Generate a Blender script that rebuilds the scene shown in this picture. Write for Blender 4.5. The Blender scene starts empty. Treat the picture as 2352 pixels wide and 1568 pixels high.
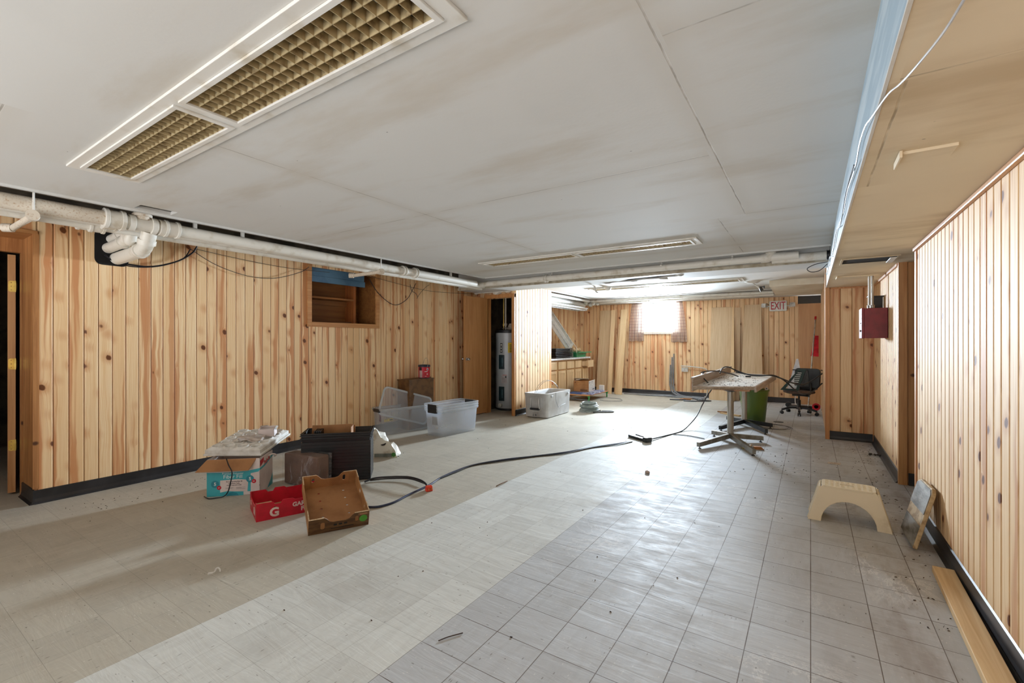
import bpy, bmesh, math, random
from mathutils import Vector, Matrix
random.seed(7)
C = bpy.context.scene.collection
SC = bpy.context.scene
R = math.radians
# ---------------------------------------------------------------- camera, world, light, exposure
CAM_H = 1.265; FPX = 1044.0; YAW = math.atan(686/1044.0)
cd = bpy.data.cameras.new('camera'); cam = bpy.data.objects.new('camera', cd); C.objects.link(cam)
cam.location = (0, 0, CAM_H); cam.rotation_euler = (R(90), 0, YAW)
cd.sensor_width = 36.0; cd.lens = 36.0*FPX/2352.0; cd.clip_start = .02; cd.clip_end = 200
SC.camera = cam
SC.view_settings.view_transform = 'Standard'; SC.view_settings.look = 'None'
SC.view_settings.gamma = 1.0; SC.view_settings.exposure = 0.20; SC.view_settings.use_curve_mapping = False
SC.cycles.use_denoising = True
SC.cycles.max_bounces = 8; SC.cycles.diffuse_bounces = 5; SC.cycles.transparent_max_bounces = 16
SC.cycles.sample_clamp_indirect = 6.0
W = bpy.data.worlds.new('world'); SC.world = W; W.use_nodes = True
wb = W.node_tree.nodes['Background']; wb.inputs[0].default_value = (.95, .95, .96, 1)
# daylight outside: dull sky; lower half brightened as added fill to lift the ceiling
_g = W.node_tree.nodes.new('ShaderNodeTexCoord'); _sx = W.node_tree.nodes.new('ShaderNodeSeparateXYZ'); _mr = W.node_tree.nodes.new('ShaderNodeMapRange')
W.node_tree.links.new(_g.outputs['Generated'], _sx.inputs[0]); W.node_tree.links.new(_sx.outputs[2], _mr.inputs[0])
for _i, _v in ((1, -.25), (2, .15), (3, 5.6), (4, .2)): _mr.inputs[_i].default_value = _v
W.node_tree.links.new(_mr.outputs[0], wb.inputs[1])
def area(name, loc, rot, sx, sy, power, col, spread=180):
    l = bpy.data.lights.new(name, 'AREA'); l.shape = 'RECTANGLE'; l.size = sx; l.size_y = sy
    l.energy = power; l.color = col; l.spread = R(spread)
    o = bpy.data.objects.new(name, l); C.objects.link(o); o.location = loc; o.rotation_euler = rot
    return o
# daylight entering by the far window
area('window_daylight', (-3.04, 10.97, 1.842), (R(-95), 0, R(7)), .64, .66, 335, (.74, .87, 1.0), 88)

# ---------------------------------------------------------------- pixel helpers (photo 2352x1568 -> metres in the room)
_s, _c = math.sin(YAW), math.cos(YAW)
def F(u, v, z=0.0):
    d = (CAM_H-z)*FPX/(v-784); r = (u-1176)/FPX*d
    return Vector((-_s*d+_c*r, _c*d+_s*r, z))
def GX(u, v, X):
    k = (u-1176)/FPX; d = X/(-_s+_c*k); return Vector((X, d*(_c+_s*k), CAM_H+(784-v)/FPX*d))
def GY(u, v, Y):
    k = (u-1176)/FPX; d = Y/(_c+_s*k); return Vector((d*(-_s+_c*k), Y, CAM_H+(784-v)/FPX*d))

# ---------------------------------------------------------------- object helpers
def tag(o, label=None, cat=None, group=None, kind=None):
    if label: o['label'] = label
    if cat: o['category'] = cat
    if group: o['group'] = group
    if kind: o['kind'] = kind
    return o
def thing(name, label, cat, loc=(0, 0, 0), rz=0.0, group=None, mat=None):
    o = bpy.data.objects.new(name, None); C.objects.link(o); o.empty_display_size = .1
    if mat is not None: o.matrix_world = mat
    else: o.location = loc; o.rotation_euler = (0, 0, rz)
    return tag(o, label, cat, group)
class MB:
    def __init__(s): s.b = bmesh.new()
    def verts(s, pts): return [s.b.verts.new(p) for p in pts]
    def face(s, pts):
        try: return s.b.faces.new(s.verts(pts))
        except Exception: return None
    def box(s, x0, x1, y0, y1, z0, z1, m=None):
        P = [(x0,y0,z0),(x1,y0,z0),(x1,y1,z0),(x0,y1,z0),(x0,y0,z1),(x1,y0,z1),(x1,y1,z1),(x0,y1,z1)]
        if m is not None: P = [m @ Vector(p) for p in P]
        v = s.verts(P)
        for f in ((3,2,1,0),(4,5,6,7),(0,1,5,4),(1,2,6,5),(2,3,7,6),(3,0,4,7)): s.b.faces.new([v[i] for i in f])
        return s
    def taper(s, b, t, z0, z1, m=None):      # b,t: (x0,x1,y0,y1) bottom and top
        P = [(b[0],b[2],z0),(b[1],b[2],z0),(b[1],b[3],z0),(b[0],b[3],z0),(t[0],t[2],z1),(t[1],t[2],z1),(t[1],t[3],z1),(t[0],t[3],z1)]
        if m is not None: P = [m @ Vector(p) for p in P]
        v = s.verts(P)
        for f in ((3,2,1,0),(4,5,6,7),(0,1,5,4),(1,2,6,5),(2,3,7,6),(3,0,4,7)): s.b.faces.new([v[i] for i in f])
        return s
    def cyl(s, p0, p1, r0, r1=None, n=20, caps=True):
        r1 = r0 if r1 is None else r1
        p0, p1 = Vector(p0), Vector(p1); a = (p1-p0).normalized()
        u = a.orthogonal().normalized(); w = a.cross(u)
        A = s.verts([p0+(u*math.cos(t)+w*math.sin(t))*r0 for t in [2*math.pi*i/n for i in range(n)]])
        B = s.verts([p1+(u*math.cos(t)+w*math.sin(t))*r1 for t in [2*math.pi*i/n for i in range(n)]])
        for i in range(n): s.b.faces.new([A[i], A[(i+1) % n], B[(i+1) % n], B[i]])
        if caps: s.b.faces.new(A[::-1]); s.b.faces.new(B)
        return s
    def tube(s, pts, r, n=8, smooth=6, closed=False):
        pts = [Vector(p) for p in pts]
        if smooth and len(pts) > 2: pts = spline(pts, smooth)
        rings = []; up = None
        for i, p in enumerate(pts):
            a = (pts[min(i+1, len(pts)-1)]-pts[max(i-1, 0)])
            if a.length < 1e-9: a = Vector((0, 0, 1))
            a.normalize()
            if up is None: up = a.orthogonal().normalized()
            up = (up-a*up.dot(a))
            up = up.normalized() if up.length > 1e-6 else a.orthogonal().normalized()
            w = a.cross(up)
            rings.append(s.verts([p+(up*math.cos(t)+w*math.sin(t))*r for t in [2*math.pi*k/n for k in range(n)]]))
        for A, B in zip(rings, rings[1:]):
            for k in range(n): s.b.faces.new([A[k], A[(k+1) % n], B[(k+1) % n], B[k]])
        s.b.faces.new(rings[0][::-1]); s.b.faces.new(rings[-1])
        return s
    def lathe(s, prof, c=(0, 0, 0), n=32, m=None):
        c = Vector(c); rings = []
        for r, z in prof:
            P = [Vector((r*math.cos(2*math.pi*i/n), r*math.sin(2*math.pi*i/n), z)) for i in range(n)]
            P = [(m @ p if m is not None else p)+c for p in P]; rings.append(s.verts(P))
        for A, B in zip(rings, rings[1:]):
            for i in range(n): s.b.faces.new([A[i], A[(i+1) % n], B[(i+1) % n], B[i]])
        if prof[0][0] > 1e-5: s.b.faces.new(rings[0][::-1])
        if prof[-1][0] > 1e-5: s.b.faces.new(rings[-1])
        return s
    def plate(s, outer, holes, t, m=None, off=0.0):   # 2-D outline with holes, extruded by t along local z
        bb = bmesh.new(); es = []
        for loop in [outer]+list(holes):
            vs = [bb.verts.new((p[0], p[1], off)) for p in loop]
            es += [bb.edges.new((vs[i], vs[(i+1) % len(vs)])) for i in range(len(vs))]
        bmesh.ops.triangle_fill(bb, use_beauty=True, use_dissolve=False, edges=es)
        bad = []
        for f in bb.faces:
            cc = f.calc_center_median()
            if not inside(cc, outer) or any(inside(cc, h) for h in holes): bad.append(f)
        bmesh.ops.delete(bb, geom=bad, context='FACES_ONLY')
        ext = bmesh.ops.extrude_face_region(bb, geom=bb.faces[:])
        bmesh.ops.translate(bb, verts=[g for g in ext['geom'] if isinstance(g, bmesh.types.BMVert)], vec=(0, 0, t))
        bmesh.ops.recalc_face_normals(bb, faces=bb.faces[:])
        mp = {v: s.b.verts.new(m @ v.co if m is not None else v.co) for v in bb.verts}
        for f in bb.faces:
            try: s.b.faces.new([mp[v] for v in f.verts])
            except Exception: pass
        bb.free(); return s
    def build(s, name, m, parent=None, smooth=False, bevel=0.0, seg=2, mod=None):
        me = bpy.data.meshes.new(name)
        bmesh.ops.recalc_face_normals(s.b, faces=s.b.faces[:])
        s.b.to_mesh(me); s.b.free()
        me.materials.append(m)
        o = bpy.data.objects.new(name, me); C.objects.link(o)
        if parent is not None: o.parent = parent
        if smooth:
            for p in me.polygons: p.use_smooth = True
            try: me.set_sharp_from_angle(angle=R(40))
            except Exception: pass
        if bevel > 0:
            b = o.modifiers.new('bevel', 'BEVEL'); b.width = bevel; b.segments = seg; b.limit_method = 'ANGLE'; b.angle_limit = R(40)
        return o
def inside(p, poly):
    x, y = p[0], p[1]; r = False; n = len(poly)
    for i in range(n):
        x0, y0 = poly[i][0], poly[i][1]; x1, y1 = poly[(i+1) % n][0], poly[(i+1) % n][1]
        if (y0 > y) != (y1 > y) and x < (x1-x0)*(y-y0)/(y1-y0)+x0: r = not r
    return r
def spline(pts, k):
    out = []; n = len(pts)
    for i in range(n-1):
        p0 = pts[max(i-1, 0)]; p1 = pts[i]; p2 = pts[i+1]; p3 = pts[min(i+2, n-1)]
        for j in range(k):
            t = j/k; out.append(.5*((2*p1)+(p2-p0)*t+(2*p0-5*p1+4*p2-p3)*t*t+(3*p1-p0-3*p2+p3)*t**3))
    out.append(pts[-1]); return out
def rect(x0, x1, y0, y1): return [(x0, y0), (x1, y0), (x1, y1), (x0, y1)]
def circ(cx, cy, rx, ry=None, n=12):
    ry = rx if ry is None else ry
    return [(cx+rx*math.cos(2*math.pi*i/n), cy+ry*math.sin(2*math.pi*i/n)) for i in range(n)]
def rrect(x0, x1, y0, y1, r, n=4):
    P = []
    for cx, cy, a in ((x1-r, y1-r, 0), (x0+r, y1-r, 90), (x0+r, y0+r, 180), (x1-r, y0+r, 270)):
        for i in range(n+1): t = R(a+90*i/n); P.append((cx+r*math.cos(t), cy+r*math.sin(t)))
    return P
def frame_m(o, ex, ey):      # orthonormal frame from origin and two directions
    ex = Vector(ex).normalized(); ey = Vector(ey); ey = (ey-ex*ey.dot(ex)).normalized(); ez = ex.cross(ey)
    m = Matrix((ex, ey, ez)).transposed().to_4x4(); m.translation = Vector(o); return m
MX = Matrix(((0,0,1,0),(1,0,0,0),(0,1,0,0),(0,0,0,1)))   # local (x,y,z)->(world y? ) : x->Y, y->Z, z->X
MY = Matrix(((1,0,0,0),(0,0,-1,0),(0,1,0,0),(0,0,0,1)))  # x->X, y->Z, z->-Y
def T(x, y, z): return Matrix.Translation((x, y, z))
def copy_tree(o, parent=None):
    c = o.copy(); C.objects.link(c); c.parent = parent
    for ch in o.children[:]: copy_tree(ch, c)
    return c
def text(s, size, m, mt, parent, name='lettering', ext=.0006, bold=0.0, align='CENTER', sx=1.0):
    cu = bpy.data.curves.new(name, 'FONT'); cu.body = s; cu.size = size; cu.extrude = ext; cu.offset = bold
    cu.align_x = align; cu.align_y = 'CENTER'; cu.resolution_u = 3
    t = bpy.data.objects.new('tmp', cu); C.objects.link(t)
    bpy.context.view_layer.update()
    me = bpy.data.meshes.new_from_object(t.evaluated_get(bpy.context.evaluated_depsgraph_get()))
    bpy.data.objects.remove(t)
    me.transform(m @ Matrix.Diagonal((sx, 1, 1, 1))); me.materials.clear(); me.materials.append(mt)
    o = bpy.data.objects.new(name, me); C.objects.link(o); o.parent = parent; return o

# ---------------------------------------------------------------- materials
def S(r, g, b):
    f = lambda c: (c/255/12.92) if c/255 <= .04045 else ((c/255+.055)/1.055)**2.4
    return (f(r), f(g), f(b), 1)
class NT:
    def __init__(s, name):
        s.m = bpy.data.materials.new(name); s.m.use_nodes = True; s.t = s.m.node_tree; s.n = s.t.nodes
        s.p = s.n['Principled BSDF']
    def node(s, ty, **kw):
        n = s.n.new(ty)
        for k, v in kw.items():
            if hasattr(n, k) and not k.startswith('i_'): setattr(n, k, v)
        return n
    def set(s, n, key, v):
        i = n.inputs[key]
        if isinstance(v, bpy.types.NodeSocket): s.t.links.new(v, i)
        else: i.default_value = v
    def math(s, op, a, b=0.0, c=None, clamp=False):
        n = s.n.new('ShaderNodeMath'); n.operation = op; n.use_clamp = clamp
        s.set(n, 0, a); s.set(n, 1, b)
        if c is not None: s.set(n, 2, c)
        return n.outputs[0]
    def mix(s, f, a, b, mode='MIX'):
        n = s.n.new('ShaderNodeMix'); n.data_type = 'RGBA'; n.blend_type = mode
        s.set(n, 0, f); s.set(n, 6, a); s.set(n, 7, b); return n.outputs[2]
    def noise(s, vec, scale, detail=3, rough=.55, dist=0.0):
        n = s.n.new('ShaderNodeTexNoise'); s.set(n, 'Vector', vec); n.inputs['Scale'].default_value = scale
        n.inputs['Detail'].default_value = detail; n.inputs['Roughness'].default_value = rough; n.inputs['Distortion'].default_value = dist
        return n.outputs[0]
    def voro(s, vec, scale, feat='F1', rnd=1.0):
        n = s.n.new('ShaderNodeTexVoronoi'); n.feature = feat; s.set(n, 'Vector', vec); n.inputs['Scale'].default_value = scale
        n.inputs['Randomness'].default_value = rnd; return n
    def pos(s): return s.n.new('ShaderNodeNewGeometry').outputs['Position']
    def obj(s): return s.n.new('ShaderNodeTexCoord').outputs['Object']
    def xyz(s, v):
        n = s.n.new('ShaderNodeSeparateXYZ'); s.set(n, 0, v); return n.outputs
    def vec(s, x, y, z):
        n = s.n.new('ShaderNodeCombineXYZ'); s.set(n, 0, x); s.set(n, 1, y); s.set(n, 2, z); return n.outputs[0]
    def scale(s, v, sc):
        n = s.n.new('ShaderNodeVectorMath'); n.operation = 'MULTIPLY'; s.set(n, 0, v); n.inputs[1].default_value = sc; return n.outputs[0]
    def ramp(s, f, lo, hi, smooth=True):
        n = s.n.new('ShaderNodeMapRange'); n.interpolation_type = 'SMOOTHSTEP' if smooth else 'LINEAR'
        s.set(n, 0, f); n.inputs[1].default_value = lo; n.inputs[2].default_value = hi; return n.outputs[0]
    def wn(s, v):
        n = s.n.new('ShaderNodeTexWhiteNoise'); n.noise_dimensions = '3D'; s.set(n, 'Vector', v); return n.outputs[0]
    def bump(s, h, st, dist=.01):
        n = s.n.new('ShaderNodeBump'); s.set(n, 'Height', h); n.inputs['Strength'].default_value = st; n.inputs['Distance'].default_value = dist
        s.t.links.new(n.outputs[0], s.p.inputs['Normal'])
    def out(s, col=None, rough=None, metal=0.0, spec=None, coat=0.0, coatr=.2, alpha=None, trans=0.0):
        if col is not None: s.set(s.p, 'Base Color', col)
        if rough is not None: s.set(s.p, 'Roughness', rough)
        s.p.inputs['Metallic'].default_value = metal
        if spec is not None: s.p.inputs['Specular IOR Level'].default_value = spec
        s.p.inputs['Coat Weight'].default_value = coat; s.p.inputs['Coat Roughness'].default_value = coatr
        if alpha is not None: s.set(s.p, 'Alpha', alpha)
        s.p.inputs['Transmission Weight'].default_value = trans
        return s.m
_mc = {}
def mat(name, c, c2=None, rough=.5, metal=0.0, sc=12.0, lo=.4, hi=.65, st=(1, 1, 1), bump=0.0, bsc=60.0, coat=0.0, alpha=None, spec=None):
    if name in _mc: return _mc[name]
    k = NT(name); v = k.scale(k.obj(), st)
    if c2 is None: c2 = tuple(x*.8 for x in c[:3])+(1,)
    f = k.ramp(k.noise(v, sc, 4), lo, hi); col = k.mix(f, c, c2)
    if bump: k.bump(k.noise(v, bsc, 3), bump, .004)
    _mc[name] = k.out(col, rough, metal, spec, coat, .15, alpha)
    return _mc[name]
def wood(name, c1, c2, knot, axis='z', rough=.42, kn=.35, coat=0.0, fs=1.0):
    if name in _mc: return _mc[name]
    k = NT(name); o = k.xyz(k.obj())
    d = {'x': 0, 'y': 1, 'z': 2}[axis]; a = o[d]; b = o[(d+1) % 3]; c = o[(d+2) % 3]
    v = k.vec(k.math('MULTIPLY', b, 38*fs), k.math('MULTIPLY', c, 38*fs), k.math('MULTIPLY', a, 1.6*fs))
    g = k.noise(v, 1.0, 5, .6, .8)
    v2 = k.vec(k.math('MULTIPLY', b, 9), k.math('MULTIPLY', c, 9), k.math('MULTIPLY', a, .7))
    g2 = k.noise(v2, 1.0, 2)
    col = k.mix(k.ramp(k.math('ADD', k.math('MULTIPLY', g, .6), k.math('MULTIPLY', g2, .4)), .36, .66), c1, c2)
    if kn > 0:
        vo = k.voro(k.vec(k.math('MULTIPLY', b, 1.0), k.math('MULTIPLY', a, 1.2), k.math('MULTIPLY', c, 1.0)), 5.0)
        sel = k.ramp(k.xyz(vo.outputs['Color'])[0], 1-kn, 1-kn+.01)
        col = k.mix(k.math('MULTIPLY', k.ramp(vo.outputs['Distance'], .14, .05), sel), col, knot)
    k.bump(g, .12, .003)
    _mc[name] = k.out(col, rough, coat=coat); return _mc[name]

def pine_panel(name, seed, pale, tan, heart, heart_amt, rough, coat=.35):
    k = NT(name); uv = k.n.new('ShaderNodeUVMap').outputs[0]; o = k.xyz(uv)
    U, V = o[0], o[1]; idx = k.math('FLOOR', U); fr = k.math('FRACT', U)
    rnd = k.wn(k.vec(idx, seed, 0)); rn2 = k.wn(k.vec(idx, seed, 5.5))
    gx = k.math('ADD', k.math('MULTIPLY', fr, .092), k.math('MULTIPLY', idx, 3.71))
    Vs = k.math('ADD', V, k.math('MULTIPLY', rnd, 17.0))
    vo = k.voro(k.vec(k.math('MULTIPLY', k.math('ADD', gx, k.math('MULTIPLY', Vs, .18)), 6.2), k.math('MULTIPLY', Vs, 5.2), 0), 1.0)
    dist = vo.outputs['Distance']; sel = k.ramp(k.xyz(vo.outputs['Color'])[0], .30, .32)
    halo = k.math('MULTIPLY', k.ramp(dist, .42, .08), sel)
    wob = k.noise(k.vec(gx, k.math('MULTIPLY', Vs, 2.2), seed), 1.6, 2)
    gxx = k.math('ADD', gx, k.math('ADD', k.math('MULTIPLY', wob, .03), k.math('MULTIPLY', halo, .014)))
    g = k.noise(k.vec(k.math('MULTIPLY', gxx, 95), k.math('MULTIPLY', Vs, 1.4), seed), 1.0, 4, .6)
    big = k.noise(k.vec(k.math('MULTIPLY', gxx, 16), k.math('MULTIPLY', Vs, .45), seed+3), 1.0, 2)
    col = k.mix(k.ramp(g, .35, .7), pale, tan)
    col = k.mix(k.math('MULTIPLY', rnd, .85), col, tan)
    hb = k.math('MULTIPLY', k.ramp(k.math('ADD', big, k.math('MULTIPLY', g, .12)), .53, .65), k.ramp(rn2, 1-heart_amt, 1-heart_amt+.15))
    col = k.mix(k.math('MULTIPLY', hb, .8), col, heart)
    col = k.mix(k.math('MULTIPLY', halo, .6), col, heart)
    kn = k.math('MULTIPLY', k.ramp(k.math('ADD', dist, k.math('MULTIPLY', g, .10)), .205, .155), sel)
    col = k.mix(kn, col, S(104, 58, 28))
    # boards are coloured darker along the grooves (they have a shape of their own: the tongue of the board)
    e = k.math('MINIMUM', fr, k.math('SUBTRACT', 1.0, fr))
    col = k.mix(k.math('MULTIPLY', k.ramp(e, .06, .02), .5), col, S(118, 72, 38))
    k.bump(g, .10, .003)
    return k.out(col, k.math('ADD', rough, k.math('MULTIPLY', g, .15)), spec=.35, coat=coat, coatr=.3)
M_pineL = pine_panel('knotty_pine_left', 1.0, S(246, 220, 178), S(230, 190, 140), S(196, 128, 78), .80, .36, .2)
M_pineR = pine_panel('knotty_pine_right', 9.0, S(236, 206, 164), S(218, 180, 132), S(190, 132, 84), .30, .56, .0)
M_pineB = pine_panel('knotty_pine_back', 4.0, S(236, 208, 166), S(222, 184, 138), S(188, 122, 78), .85, .42, .15)
M_white = mat('white_paint', S(214, 212, 206), S(204, 201, 194), .4)
M_pipe = mat('painted_pipe', S(218, 214, 204), S(184, 172, 150), .42, sc=9, lo=.5, hi=.8, bump=.15, bsc=80)
M_pipe_dirty = mat('rust_speckled_pipe', S(208, 198, 182), S(176, 148, 118), .55, sc=85, lo=.5, hi=.75, bump=.25, bsc=60)
M_black = mat('black_rubber_base', S(44, 44, 47), S(30, 30, 32), .38, sc=4)
M_dark = mat('dark_plastic', S(30, 31, 32), S(22, 22, 23), .45)
M_trim = wood('pine_trim', S(206, 152, 96), S(176, 116, 66), S(90, 48, 24), 'z', .4, .25)
M_trimx = wood('pine_trim_x', S(200, 146, 92), S(172, 112, 64), S(90, 48, 24), 'x', .4, .2)
M_trimy = wood('pine_trim_y', S(204, 152, 98), S(176, 118, 68), S(90, 48, 24), 'y', .4, .2)
M_ply = wood('oak_plywood', S(206, 168, 122), S(184, 142, 96), S(150, 108, 64), 'z', .5, 0, fs=1.4)
M_door = wood('oak_door_skin', S(192, 142, 92), S(168, 116, 68), S(130, 84, 44), 'z', .42, 0, fs=1.2)
M_board = wood('sawn_pine', S(226, 194, 148), S(206, 168, 118), S(128, 80, 44), 'z', .6, .2)
M_plank = wood('sawn_plank', S(232, 200, 150), S(208, 166, 112), S(140, 86, 46), 'y', .55, .22)
M_brass = mat('brass', S(226, 196, 110), S(200, 166, 84), .3, .8)
M_steel = mat('brushed_steel', S(176, 172, 164), S(140, 132, 122), .38, .75, sc=8, st=(6, 6, .4))
M_chrome = mat('chrome', S(200, 200, 200), S(170, 170, 170), .2, 1.0)
M_cable = mat('grey_cable', S(120, 122, 126), S(96, 98, 102), .5)
M_cord = mat('black_cord', S(28, 30, 38), S(20, 21, 26), .35)
M_red = mat('red_print', S(196, 14, 44), S(176, 10, 36), .45)
M_card = mat('brown_cardboard', S(176, 130, 82), S(150, 106, 64), .7, sc=6, bump=.1)
M_cardin = mat('kraft_cardboard', S(166, 118, 74), S(146, 100, 60), .75, sc=5, bump=.1)
M_cardedge = mat('cardboard_edge', S(214, 190, 156), S(190, 160, 122), .8, sc=80)
M_clear = mat('clear_plastic', S(226, 232, 240), S(220, 226, 234), .15, alpha=.20, sc=3)
M_clearrim = mat('clear_plastic_rim', S(222, 230, 238), S(206, 214, 222), .2, alpha=.5, sc=3)
M_grey = mat('grey_plastic', S(196, 197, 198), S(178, 178, 178), .4, sc=6)
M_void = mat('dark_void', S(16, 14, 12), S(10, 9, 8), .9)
# ================================================================ THE ROOM
def struct(o): o['kind'] = 'structure'; return o
H = 2.25; HS = 1.965; XL, XR, XB, YB = -5.05, .66, .17, 10.95
# floor ----------------------------------------------------------
def floor_mat():
    k = NT('vinyl_tile_floor'); P = k.pos(); o = k.xyz(P); x, y = o[0], o[1]; T_ = .2286
    wob = k.noise(P, 2.3, 2)
    tx = k.math('DIVIDE', x, T_); ty = k.math('DIVIDE', k.math('SUBTRACT', y, .022), T_)
    ix = k.math('FLOOR', tx); iy = k.math('FLOOR', ty); fx = k.math('FRACT', tx); fy = k.math('FRACT', ty)
    ex = k.math('MINIMUM', fx, k.math('SUBTRACT', 1.0, fx)); ey = k.math('MINIMUM', fy, k.math('SUBTRACT', 1.0, fy))
    r1 = k.wn(k.vec(ix, iy, 2.0)); r2 = k.wn(k.vec(ix, iy, 9.0))
    ang = k.math('GREATER_THAN', r2, .5)
    # flecks of the vinyl, turned a quarter from tile to tile
    a = k.mix(ang, k.vec(x, y, 0), k.vec(y, x, 0))
    fl1 = k.voro(k.scale(a, (20, 62, 1)), 1.0).outputs
    fleck = k.math('MULTIPLY', k.ramp(fl1['Distance'], .2, .08), k.ramp(k.xyz(fl1['Color'])[0], .72, .75))
    fl2 = k.voro(k.scale(a, (34, 90, 1)), 1.0).outputs
    fleckw = k.math('MULTIPLY', k.ramp(fl2['Distance'], .22, .08), k.ramp(k.xyz(fl2['Color'])[1], .78, .8))
    swirl = k.noise(k.scale(a, (5, 22, 1)), 1.0, 5, .65, .8)
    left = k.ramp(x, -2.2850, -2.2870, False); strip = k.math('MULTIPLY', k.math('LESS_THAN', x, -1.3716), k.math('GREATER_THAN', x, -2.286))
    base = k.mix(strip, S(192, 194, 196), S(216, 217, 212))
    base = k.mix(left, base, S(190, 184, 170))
    base = k.mix(k.math('MULTIPLY', k.ramp(swirl, .35, .7), .16), base, S(140, 134, 126))
    base = k.mix(k.math('MULTIPLY', r1, .16), base, S(130, 124, 116))
    base = k.mix(k.math('MULTIPLY', fleck, .55), base, S(92, 80, 68))
    base = k.mix(k.math('MULTIPLY', fleckw, .5), base, S(232, 228, 220))
    # dirt patches, scrubbed white scuffs
    dirt = k.ramp(k.noise(P, 1.1, 6, .68), .5, .74)
    base = k.mix(k.math('MULTIPLY', dirt, .24), base, S(128, 108, 84))
    rt = k.ramp(x, -.3, .6); dr = k.ramp(k.noise(k.scale(P, (3.2, 1.0, 1)), 1.3, 5, .7), .46, .66)
    base = k.mix(k.math('MULTIPLY', k.math('MULTIPLY', rt, dr), .45), base, S(124, 98, 72))
    sc = k.math('ABSOLUTE', k.math('SUBTRACT', k.noise(P, 1.7, 7, .75, 1.2), .5))
    scm = k.math('MULTIPLY', k.ramp(sc, .022, .003), k.ramp(k.noise(P, .9, 2), .48, .62))
    scm = k.math('MULTIPLY', scm, k.ramp(x, -1.5, -1.1))
    base = k.mix(k.math('MULTIPLY', scm, .55), base, S(226, 224, 220))
    # joints: dark on the right field, faint on the left
    lw = k.math('MULTIPLY', k.ramp(x, -1.45, -1.3), k.math('ADD', .35, k.math('MULTIPLY', k.noise(P, 3.1, 3), 1.0)), clamp=True)
    thr = k.math('ADD', .004, k.math('MULTIPLY', lw, .0045))
    gx = k.math('LESS_THAN', ex, thr); gy = k.math('LESS_THAN', ey, thr)
    gm = k.math('MAXIMUM', gx, gy); gm2 = k.math('MULTIPLY', gm, k.math('ADD', .30, k.math('MULTIPLY', lw, .62)), clamp=True)
    base = k.mix(gm2, base, S(84, 66, 52))
    rip = k.noise(k.scale(P, (2.0, 13, 1)), 1.0, 4, .6, 1.0)
    rg = k.math('ADD', .26, k.math('MULTIPLY', k.noise(k.scale(P, (3, 7, 1)), 1.6, 6, .75), .72))
    rg = k.math('ADD', rg, k.math('MULTIPLY', dirt, .12))
    k.bump(k.math('SUBTRACT', k.math('ADD', k.math('MULTIPLY', rip, .9), k.math('MULTIPLY', swirl, .12)), k.math('MULTIPLY', gm, .5)), .42, .006)
    return k.out(base, rg, spec=.11)
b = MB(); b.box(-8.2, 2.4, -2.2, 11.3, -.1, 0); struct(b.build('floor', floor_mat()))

# panelled walls: real boards with V joints --------------------------------
def boards(name, m, along, plane, face, a0, a1, z0, z1, openings=(), w=.092, seed=0, back=.09, jit=.0):
    rng = random.Random(seed); me = bmesh.new(); uvl = me.loops.layers.uv.new('UVMap')
    P = (lambda a, z, o: (plane+face*o, a, z)) if along == 'y' else (lambda a, z, o: (a, plane+face*o, z))
    bd = [a0]; k0 = 0
    while bd[-1] < a1-.03:
        bd.append(bd[-1]+w*(1+jit*rng.uniform(-1, 1)))
    bd[-1] = a1
    def quad(p, us):
        vs = [me.verts.new(P(*q)) for q in p]; f = me.faces.new(vs)
        for l, u in zip(f.loops, us): l[uvl].uv = u
    g, gd = .0085, .0075
    for i in range(len(bd)-1):
        s0, s1 = bd[i], bd[i+1]; cuts = sorted({s0, s0+g, s1-g, s1} | {c for op in openings for c in op[:2] if s0 < c < s1})
        L = s1-s0; U = lambda a: i+1e-4+(a-s0)/L*.9998
        D = lambda a: -gd*max(0, 1-(a-s0)/g, 1-(s1-a)/g)
        for c0, c1 in zip(cuts, cuts[1:]):
            zs = [(z0, z1)]; mid = (c0+c1)/2
            for op in openings:
                if op[0]-1e-6 < mid < op[1]+1e-6:
                    nz = []
                    for q0, q1 in zs:
                        if op[2] > q0: nz.append((q0, min(q1, op[2])))
                        if op[3] < q1: nz.append((max(q0, op[3]), q1))
                    zs = nz
            for q0, q1 in zs:
                if q1-q0 < 1e-4: continue
                quad([(c0, q0, D(c0)), (c1, q0, D(c1)), (c1, q1, D(c1)), (c0, q1, D(c0))], [(U(c0), q0), (U(c1), q0), (U(c1), q1), (U(c0), q1)])
                quad([(c0, q0, -back), (c1, q0, -back), (c1, q1, -back), (c0, q1, -back)], [(U(c0), q0), (U(c1), q0), (U(c1), q1), (U(c0), q1)])
    bmesh.ops.remove_doubles(me, verts=me.verts, dist=1e-5)
    # close the rim so that the wall has thickness
    dd = bpy.data.meshes.new(name); me.to_mesh(dd); me.free(); dd.materials.append(m)
    o = bpy.data.objects.new(name, dd); C.objects.link(o); return struct(o)
NI = (3.26, 4.24, 1.50, 2.17)      # niche in the left wall (Y0,Y1,Z0,Z1)
boards('wall_left', M_pineL, 'y', XL, 1, .93, 7.0, 0, 2.5, [NI], seed=3)
boards('wall_left_far', M_pineL, 'y', XL-.06, 1, 7.6, YB, 0, 2.5, seed=5)
boards('wall_left_over_door', M_pineL, 'y', XL, 1, -1.4, .93, 2.115, 2.5, seed=8)
boards('wall_left_near', M_pineL, 'y', XL, 1, -2.2, -.35, 0, 2.5, seed=6)
boards('wall_right', M_pineR, 'y', XR, -1, -2.2, 4.50, 0, HS, seed=11, w=.094)
boards('wall_right_far', M_pineR, 'y', XR, -1, 5.295, 7.22, 0, HS, seed=12)
WIN = (-3.56, -2.52, 1.47, 2.20)
boards('wall_back', M_pineB, 'x', YB, -1, XL-.1, XB+.02, 0, 2.5, [WIN, (-.22, XB+.02, 2.02, 2.5)], seed=21)
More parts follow.
